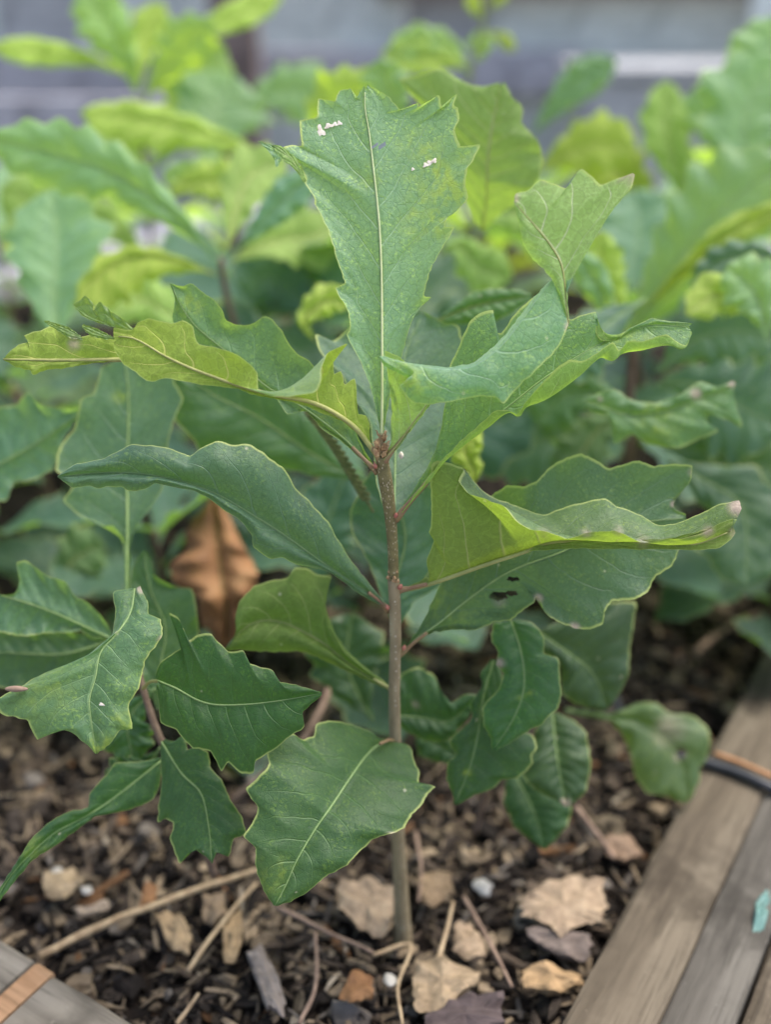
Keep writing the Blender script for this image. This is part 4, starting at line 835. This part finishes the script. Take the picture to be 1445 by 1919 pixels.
leaf(rs_, dict(z=[59, 58, 57.6], cup=.3, wav=.15,
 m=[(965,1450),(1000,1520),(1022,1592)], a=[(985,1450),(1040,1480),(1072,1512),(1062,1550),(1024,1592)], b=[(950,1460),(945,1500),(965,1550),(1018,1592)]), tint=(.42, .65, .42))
leaf(rs_, dict(z=[55, 55, 55], cup=.3, wav=.2,
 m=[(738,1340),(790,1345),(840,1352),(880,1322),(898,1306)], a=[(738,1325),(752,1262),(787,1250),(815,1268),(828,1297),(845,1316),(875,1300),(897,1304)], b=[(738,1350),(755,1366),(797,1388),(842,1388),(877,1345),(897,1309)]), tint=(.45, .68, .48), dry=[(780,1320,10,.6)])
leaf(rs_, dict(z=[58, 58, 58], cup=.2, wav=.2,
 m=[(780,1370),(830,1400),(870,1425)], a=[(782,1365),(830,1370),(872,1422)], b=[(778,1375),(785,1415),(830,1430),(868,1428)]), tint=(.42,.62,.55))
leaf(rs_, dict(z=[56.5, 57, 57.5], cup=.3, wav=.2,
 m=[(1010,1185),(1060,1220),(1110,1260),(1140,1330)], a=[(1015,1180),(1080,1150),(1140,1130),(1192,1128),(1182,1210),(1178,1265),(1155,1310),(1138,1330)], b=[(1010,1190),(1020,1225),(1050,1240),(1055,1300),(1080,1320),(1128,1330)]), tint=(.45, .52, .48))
leaf(rs_, dict(z=[64, 63, 62], cup=.3, wav=.3,
 m=[(1060,1330),(1147,1345),(1200,1355),(1250,1390),(1280,1440),(1290,1502)], a=[(1060,1326),(1147,1338),(1172,1328),(1202,1316),(1232,1318),(1252,1335),(1297,1340),(1327,1365),(1331,1400),(1322,1428),(1312,1440),(1312,1465),(1292,1503)],
 b=[(1060,1334),(1147,1352),(1167,1375),(1182,1410),(1192,1455),(1212,1485),(1247,1490),(1280,1505)]), tint=(1.15, 1.1, .85), label='lighter blotched leaf lying towards the right rim', dry=[(1255, 1370, 40, .5), (1275, 1415, 14, .9)], holes=[(1276, 1412, 9, 12)])

# right back sapling with the pale jagged leaf
Yb = .14
qb = ground(1180, 1120, 0)
rb2 = root('oak_sapling', tuple(qb), 'oak sapling at right with a jagged flat leaf below its brown stem', 'sapling')
P = catmull(np.array([(1180,1120,84),(1178,900,76),(1182,700,70),(1190,640,68)], float), 40)
tube('stem', unproj(P[:, 0], P[:, 1], P[:, 2]), [(.0042-.0014*i/39) for i in range(40)], M_STEMBG, rb2, 10)
leaf(rb2, dict(z=[56, 56, 56], cup=.2, wav=.2,
 m=[(1098,752),(1180,778),(1250,770),(1330,742),(1380,722)], a=[(1100,745),(1147,728),(1187,750),(1222,756),(1270,742),(1312,715),(1342,725),(1376,714)],
 b=[(1100,762),(1115,775),(1145,778),(1150,832),(1187,815),(1212,832),(1272,840),(1312,822),(1347,808),(1325,790),(1327,776),(1362,787),(1392,800),(1376,745),(1378,722)]),
 tint=(1.15, 1.2, 1.0), label='jagged horizontal leaf with brown specks', dry=[(1305, 738, 16, .8), (1372, 718, 12, .8), (1125, 748, 8, .6)], yel=[(1230, 790, 50, .7)])

def back_sapling(loc_px, label, stem, rad, leaves, mat=M_STEMBG, group=None):
    x, y = loc_px; b0 = ground(x, y, 0); r_ = root('oak_sapling', tuple(b0), label, 'sapling', group)
    P = catmull(np.array(stem, float), 30)
    tube('stem', unproj(P[:, 0], P[:, 1], P[:, 2]), [(rad*(1-.4*i/29))*.001 for i in range(30)], mat, r_, 8)
    for L in leaves: tleaf(r_, L[0], L[1], L[2], **(L[3] if len(L) > 3 else {}))
    return r_
YG = (2.2, 1.9, 1.2); BR = (2.5, 2.2, 1.7); BL = (1.5, 1.6, 2.4); DK = (.8, .95, 1.4); MG = (1.8, 1.75, 1.8); PG = (2.1, 2.0, 2.3)  # BR, MG and PG are paled to stand in for background haze
back_sapling((470, 960), 'oak sapling behind at left with brown forked stem', [(470,960,88),(445,640,76),(425,560,73),(413,485,71)], 3.2, [
 ([(410,490),(330,410),(220,330),(100,290),(-30,262)], [70,68,66], 125, dict(tint=PG, teeth=9, tilt=.4)),
 ([(405,515),(340,490),(260,480),(190,510),(140,575)], [70,68,67], 95, dict(side='U', tint=YG, asym=1.5)),
 ([(425,470),(440,400),(470,330),(540,300)], [72,74,76], 100, dict(side='U', tint=MG)),
 ([(435,475),(490,420),(560,350),(600,330)], [71,71,71], 70, dict(tint=BL, tooth=.1)),
 ([(430,490),(520,450),(600,440),(640,400)], [74,78,80], 110, dict(side='U', tint=MG)),
 ([(110,660),(100,560),(105,450),(95,355)], [70,72,74], 190, dict(tint=PG, label='broad pale leaf at the left edge')),
 ([(440,600),(480,640),(560,660),(640,640)], [78,80,82], 130, dict(tint=DK)),
 ([(430,560),(330,590),(260,560),(200,600)], [74,72,70], 90, dict(side='U', tint=PG)),
 ([(440,620),(520,560),(600,500),(660,480)], [80,82,84], 120, dict(tint=DK)),
 ([(690,905),(600,860),(480,780),(400,740),(330,690)], [60,58,57,57], 190, dict(tint=(.75,.95,1.0), label='large dark leaf behind the arching leaf', tooth=.12)),
])
back_sapling((300, 760), 'bright yellow green oak sapling at upper left', [(300,760,120),(285,500,105),(275,330,98),(260,185,95)], 3.0, [
 ([(258,185),(240,120),(200,50),(150,-30)], [94,92,92], 95, dict(tint=BR)),
 ([(258,170),(262,110),(280,50),(305,5)], [95,96,96], 70, dict(side='U', tint=BR)),
 ([(268,190),(310,130),(350,80),(400,40)], [94,92,90], 100, dict(tint=BR)),
 ([(300,110),(370,60),(440,30),(530,-8)], [96,97,98], 55, dict(side='U', tint=BR, tooth=.1)),
 ([(250,150),(180,115),(90,100),(-20,88)], [95,93,91], 50, dict(side='U', tint=BR, tooth=.1)),
 ([(275,330),(330,250),(370,150),(395,60)], [96,95,94], 120, dict(tint=BR)),
 ([(520,300),(420,260),(310,230),(150,208)], [88,86,84], 85, dict(side='U', tint=BR, asym=1.3)),
 ([(400,320),(400,240),(420,180),(440,140)], [92,93,94], 180, dict(tint=PG)),
 ([(380,370),(350,350),(320,330),(450,330)], [86,86,86], 70, dict(tint=BR)),
 ([(300,380),(350,345),(420,340),(470,350)], [84,84,84], 80, dict(side='U', tint=BR)),
 ([(290,420),(230,350),(220,280),(240,210)], [98,99,100], 120, dict(side='U', tint=MG)),
 ([(280,480),(200,420),(100,400),(0,350)], [92,90,88], 150, dict(side='U', tint=MG)),
])
r3 = back_sapling((880, 640), 'tall oak sapling behind the top leaf with a thin yellow shoot', [(880,640,125),(885,400,105),(880,150,96),(905,50,94),(918,-20,92)], 2.2, [
 ([(890,140),(860,120),(800,110),(715,100)], [98,98,98], 70, dict(side='U', tint=BR)),
 ([(880,150),(850,90),(790,75),(725,110)], [99,98,98], 60, dict(tint=BR)),
 ([(895,120),(900,80),(890,60)], [97,97], 50, dict(tint=BR)),
 ([(905,60),(940,70),(965,95)], [95,95], 25, dict(side='U', tint=(2.4,2.0,1.4), tooth=.05)),
 ([(910,40),(890,15),(885,-20)], [94,94], 30, dict(side='U', tint=(2.4,2.0,1.2), tooth=.05)),
 ([(915,20),(935,0),(950,-30)], [93,93], 26, dict(side='U', tint=(2.4,2.0,1.2), tooth=.05)),
 ([(990,260),(1040,200),(1090,150),(1155,112)], [100,99,98], 70, dict(tint=BL, tooth=.1)),
 ([(640,330),(620,260),(640,200),(700,150)], [84,82,80], 130, dict(side='U', tint=BR)),
 ([(560,300),(590,240),(640,190),(720,130)], [88,86,84], 70, dict(side='U', tint=BR, tooth=.15)),
 ([(760,260),(740,200),(720,150),(712,110)], [80,79,78], 90, dict(tint=PG)),
 ([(1000,330),(1060,290),(1120,270),(1195,280)], [90,89,88], 110, dict(side='U', tint=YG)),
 ([(880,430),(920,400),(980,400),(1020,430)], [72,72,72], 90, dict(side='U', tint=MG)),
 ([(820,480),(860,460),(900,500),(960,520)], [74,74,74], 90, dict(side='U', tint=MG)),
 ([(500,230),(480,190),(560,170),(610,230)], [110,110,110], 110, dict(tint=PG)),
], M_MIDRIB_U)
leaf(r3, dict(z=[60, 58, 57, 56.5], cup=.2, wav=.15,
 m=[(905,430),(912,370),(915,300),(925,230),(938,160)],
 b=[(900,430),(880,400),(862,350),(840,300),(815,250),(790,200),(748,147),(780,142),(822,128),(848,140),(875,157),(905,162),(936,154)],
 a=[(910,430),(940,400),(970,380),(1005,345),(1018,300),(1010,265),(978,232),(980,200),(960,182),(946,153)]),
 tint=(1.35, 1.3, 1.5), label='yellow green leaf seen from below behind the top leaf', rib='under')
leaf(r3, dict(z=[56, 56, 56], cup=.2, wav=.1,
 m=[(818,602),(870,580),(930,565),(995,555)], b=[(818,605),(870,607),(935,600),(1000,560)], a=[(818,598),(850,575),(890,545),(940,540),(980,545),(998,552)]), tint=(.8, 1.0, .6), label='small dark leaf between the top leaf and the twisted leaf', rib='under')
back_sapling((1230, 900), 'dense oak sapling at the right behind the twisted leaf', [(1230,900,98),(1200,700,84),(1190,600,78),(1240,480,76)], 3.4, [
 ([(1170,640),(1220,560),(1290,460),(1380,370),(1480,300)], [76,74,72], 180, dict(tint=PG, teeth=8, tilt=.5, label='long pale leaf rising to the right edge')),
 ([(1190,600),(1290,500),(1380,430),(1500,380)], [74,71,70], 50, dict(side='U', tint=YG, tooth=.1)),
 ([(1165,640),(1140,580),(1110,520),(1075,470)], [70,68,67], 60, dict(tint=PG, tooth=.1)),
 ([(1175,640),(1160,580),(1130,500),(1125,430)], [72,71,70], 80, dict(side='U', tint=BR)),
 ([(1180,560),(1190,480),(1200,420),(1190,355)], [82,83,84], 170, dict(tint=BL)),
 ([(1500,600),(1420,570),(1350,550),(1285,590)], [66,65,64], 80, dict(side='U', tint=BR)),
 ([(1440,640),(1430,590),(1410,540),(1360,500)], [64,64,64], 110, dict(tint=PG)),
 ([(1500,520),(1440,480),(1380,480),(1300,520)], [68,68,68], 60, dict(tint=DK)),
 ([(1300,420),(1280,340),(1250,250),(1250,150)], [90,90,90], 90, dict(side='U', tint=MG)),
 ([(1420,420),(1400,300),(1400,200),(1460,100)], [84,84,84], 170, dict(tint=PG)),
 ([(1380,330),(1350,260),(1330,200),(1340,150)], [88,88,88], 90, dict(tint=MG)),
 ([(1500,150),(1450,100),(1400,80),(1380,60)], [88,88,88], 100, dict(tint=PG)),
 ([(1430,260),(1445,180),(1440,110),(1460,30)], [86,86,86], 130, dict(tint=PG)),
 ([(1250,420),(1200,360),(1150,310),(1090,250)], [92,92,92], 120, dict(side='U', tint=YG)),
 ([(1210,560),(1150,600),(1100,640),(1030,700)], [66,64,63], 120, dict(tint=DK)),
 ([(1230,700),(1300,640),(1380,620),(1470,640)], [70,69,68], 170, dict(tint=DK)),
 ([(1230,720),(1300,720),(1380,760),(1470,800)], [70,68,67], 200, dict(tint=DK)),
 ([(1250,860),(1320,900),(1390,950),(1400,1100)], [66,65,64], 180, dict(tint=(.7,.85,1.0), label='drooping dark leaf at the right edge')),
 ([(1240,840),(1330,850),(1420,870),(1500,900)], [70,69,68], 170, dict(tint=(.7,.82,.95))),
 ([(1180,760),(1120,740),(1060,740),(1010,800)], [68,68,68], 110, dict(tint=(.9,1.05,.8))),
 ([(1190,800),(1130,800),(1090,850),(1060,900)], [70,70,70], 100, dict(side='U', tint=DK)),
 ([(1180,820),(1080,820),(980,830),(900,850)], [72,72,72], 160, dict(tint=DK)),
])
back_sapling((640, 900), 'dim oak sapling filling the gap behind the top leaf stalk', [(640,900,105),(620,760,92),(600,600,84)], 3.0, [
 ([(600,610),(560,560),(500,520),(460,560)], [80,80,80], 130, dict(tint=DK)),
 ([(600,620),(640,560),(660,520),(700,480)], [82,82,82], 150, dict(tint=BL)),
 ([(590,640),(570,600),(620,560),(650,580)], [64,64,64], 60, dict(side='U', tint=BR)),
 ([(610,700),(520,680),(440,650),(380,700)], [78,78,78], 150, dict(tint=DK)),
 ([(620,700),(720,640),(800,560),(880,480)], [84,86,88], 170, dict(tint=DK)),
 ([(640,720),(760,700),(860,640),(960,560)], [78,78,78], 160, dict(tint=DK)),
 ([(640,760),(760,800),(900,800),(1010,760)], [70,70,70], 170, dict(tint=(.55,.75,1.1))),
 ([(880,920),(890,880),(870,840),(900,800)], [58,58,58], 60, dict(side='U', tint=YG)),
 ([(640,780),(540,760),(440,800),(380,820)], [72,72,72], 130, dict(tint=(.55,.75,1.1))),
 ([(560,1150),(590,1060),(620,960),(650,880)], [66,66,66], 120, dict(tint=(.55,.75,1.1))),
 ([(700,1350),(670,1300),(650,1240),(660,1150)], [60,60,60], 150, dict(tint=(.5,.68,.65))),
 ([(100,1100),(130,1060),(150,1040),(195,1020)], [70,70,70], 100, dict(side='U', tint=DK)),
])
# knobbly seed spike
P = catmull(np.array([(700,960,52),(668,905,52),(635,850,52),(600,800,52),(575,770,52)], float), 60)
Wp = unproj(P[:, 0], P[:, 1], P[:, 2]); c = Wp[0].copy(); V, Fc = tube_data(Wp-c, .0007, 6)
V = [tuple(v) for v in V]
for i in range(8, 58):
    for k in range(4):
        a = i*1.1+k*1.57; q = Wp[i]-c+np.array([math.cos(a), math.sin(a)*.5, math.sin(a)*.6])*.0019
        v, f = tube_data([q, q+np.array([0.0002, 0, .0007]), q+np.array([.0003, 0, .0014])], [.0009, .0012, .0004], 5); b = len(V); V += [tuple(e) for e in v]; Fc += [tuple(b+e for e in g_) for g_ in f]
o = mesh_obj('seed_spike', V, Fc, M_SPIKE, None, label='knobbly green seed spike slanting behind the left leaves', cat='seed spike'); o.location = tuple(c)

# orange dead leaf hanging behind
dl = root('dead_leaf', tuple(unproj(400, 1080, 66)), 'curled orange brown dead oak leaf behind the arching leaf', 'dead leaf')
leaf(dl, dict(z=[68, 66, 65, 66], cup=1.0, wav=.8, nv=70,
 m=[(398,930),(405,1000),(415,1080),(425,1150),(425,1215)], a=[(396,930),(370,965),(345,1000),(350,1030),(318,1060),(330,1100),(370,1120),(378,1170),(400,1195),(424,1215)],
 b=[(400,930),(425,960),(440,990),(455,1020),(482,1070),(478,1110),(455,1150),(450,1190),(426,1215)]), mat=M_ORANGE, name='leaf_blade', rib='under')

# ------------------------------------------------------------------ saplings filling the bed behind (shared meshes)
def proto_leaf(L, Wd, seed, fold, droop):
    rr_ = random.Random(seed); nv, nu = 26, 4; V = []; UVs = []
    t = np.linspace(0, 1, nv); prof = np.interp(t, [0, .1, .3, .55, .72, .88, .96, 1], [.03, .10, .42, .85, 1, .72, .35, 0])
    te = {}
    for s in (-1, 1):
        saw = (t*7+rr_.random()) % 1; te[s] = 1+.32*np.interp(t, [0, .3, 1], [0, 1, 1])*(np.where(saw < .65, saw/.65, (1-saw)/.35)-.6)
    for i in range(nv):
        for j in range(-nu, nu+1):
            u = j/nu; s = 1 if u >= 0 else -1; w = Wd/2*prof[i]*te[s][i]*u
            z = fold*abs(w)+droop*(t[i]**2)*-L+.004*math.sin(t[i]*19+seed+u*2)*abs(u)+.0006*math.sin(t[i]*9*6.28)*min(1, abs(u)*3)
            V.append((w, L*t[i], z)); UVs.append((u*.5+.5, t[i]))
    m = 2*nu+1; Fc = [(i*m+j, i*m+j+1, (i+1)*m+j+1, (i+1)*m+j) for i in range(nv-1) for j in range(2*nu)]
    me = bpy.data.meshes.new('leaf'); me.from_pydata(V, [], Fc); me.polygons.foreach_set('use_smooth', [True]*len(Fc)); me.materials.append(M_LEAF)
    uvl = me.uv_layers.new(name='UVMap'); li = np.zeros(len(me.loops), int); me.loops.foreach_get('vertex_index', li); uvl.data.foreach_set('uv', np.array(UVs)[li].ravel())
    me.attributes.new('wear', 'FLOAT_VECTOR', 'POINT'); return me
PL = [proto_leaf(.12+.012*i, .076+.005*(i % 3), i+1, .12+.10*(i % 4), .10+.10*(i % 3)) for i in range(7)]
rr = random.Random(21)
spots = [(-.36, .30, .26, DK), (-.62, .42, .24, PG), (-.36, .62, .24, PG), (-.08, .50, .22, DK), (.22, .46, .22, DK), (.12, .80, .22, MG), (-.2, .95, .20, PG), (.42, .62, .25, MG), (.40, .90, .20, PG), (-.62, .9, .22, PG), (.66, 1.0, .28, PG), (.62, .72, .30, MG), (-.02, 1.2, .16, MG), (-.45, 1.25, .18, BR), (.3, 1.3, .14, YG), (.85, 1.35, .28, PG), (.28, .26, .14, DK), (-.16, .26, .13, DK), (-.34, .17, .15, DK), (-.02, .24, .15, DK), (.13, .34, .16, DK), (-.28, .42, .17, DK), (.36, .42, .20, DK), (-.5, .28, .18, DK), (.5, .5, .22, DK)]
desc = ['low dark oak sapling at far left', 'pale oak sapling at the left edge behind', 'blurred oak sapling behind the forked one', 'shaded oak sapling hidden behind the tall stem', 'shaded oak sapling behind the cupped leaf', 'mid green oak sapling behind the top leaf', 'far pale oak sapling left of the top leaf', 'green oak sapling behind the dense right one', 'far green oak sapling at right', 'far pale oak sapling at left edge', 'far oak sapling at the right edge', 'oak sapling at right edge behind the dense one', 'farthest oak sapling in the middle', 'farthest bright oak sapling at upper left', 'farthest yellow green oak sapling right of the top leaf', 'farthest pale oak sapling at upper right', 'very low dark oak seedling beneath the chewed leaf', 'very low dark oak seedling behind the yellow green leaf', 'low dark seedling behind the pale leaf at the left edge', 'low dark seedling straight behind the tall stem foot', 'low dark seedling behind the chewed leaf tip', 'low dark seedling behind the orange dead leaf', 'dark seedling near the right edge of the bed', 'dark seedling at the far left of the bed', 'dark seedling at the far right of the bed']
for (x, y, h, tn), ds in zip(spots, desc):
    r_ = root('oak_sapling', (x, y, -.006), ds, 'sapling', 'oak saplings filling the back of the bed')
    lean = Vector((rr.uniform(-.03, .03), rr.uniform(-.03, .03), 0)); path = [Vector((x, y, -.006))+lean*t*t+Vector((0, 0, h*t)) for t in [i/8 for i in range(9)]]
    tube('stem', path, [.0034*(1-.5*i/8) for i in range(9)], M_STEMBG, r_, 8)
    n = int(8+h*22); aa = rr.uniform(0, 6)
    for i in range(n):
        t = 1-.75*(i/n)**1.1; aa += 2.4+rr.uniform(-.3, .3); me = rr.choice(PL); o = bpy.data.objects.new('leaf', me); COL.objects.link(o); o.parent = r_
        o.location = lean*t*t+Vector((0, 0, h*t)); up = rr.uniform(.1, .9) if i < 5 else rr.uniform(-.25, .45)
        o.rotation_euler = (up, rr.uniform(-.4, .4), aa); s = rr.uniform(.8, 1.1)*(1 if h > .2 else .75); o.scale = (s, s, s)
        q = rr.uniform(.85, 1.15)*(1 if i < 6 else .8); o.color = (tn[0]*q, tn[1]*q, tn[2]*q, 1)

for o in list(bpy.data.objects):
    if '_o' in o: del o['_o']
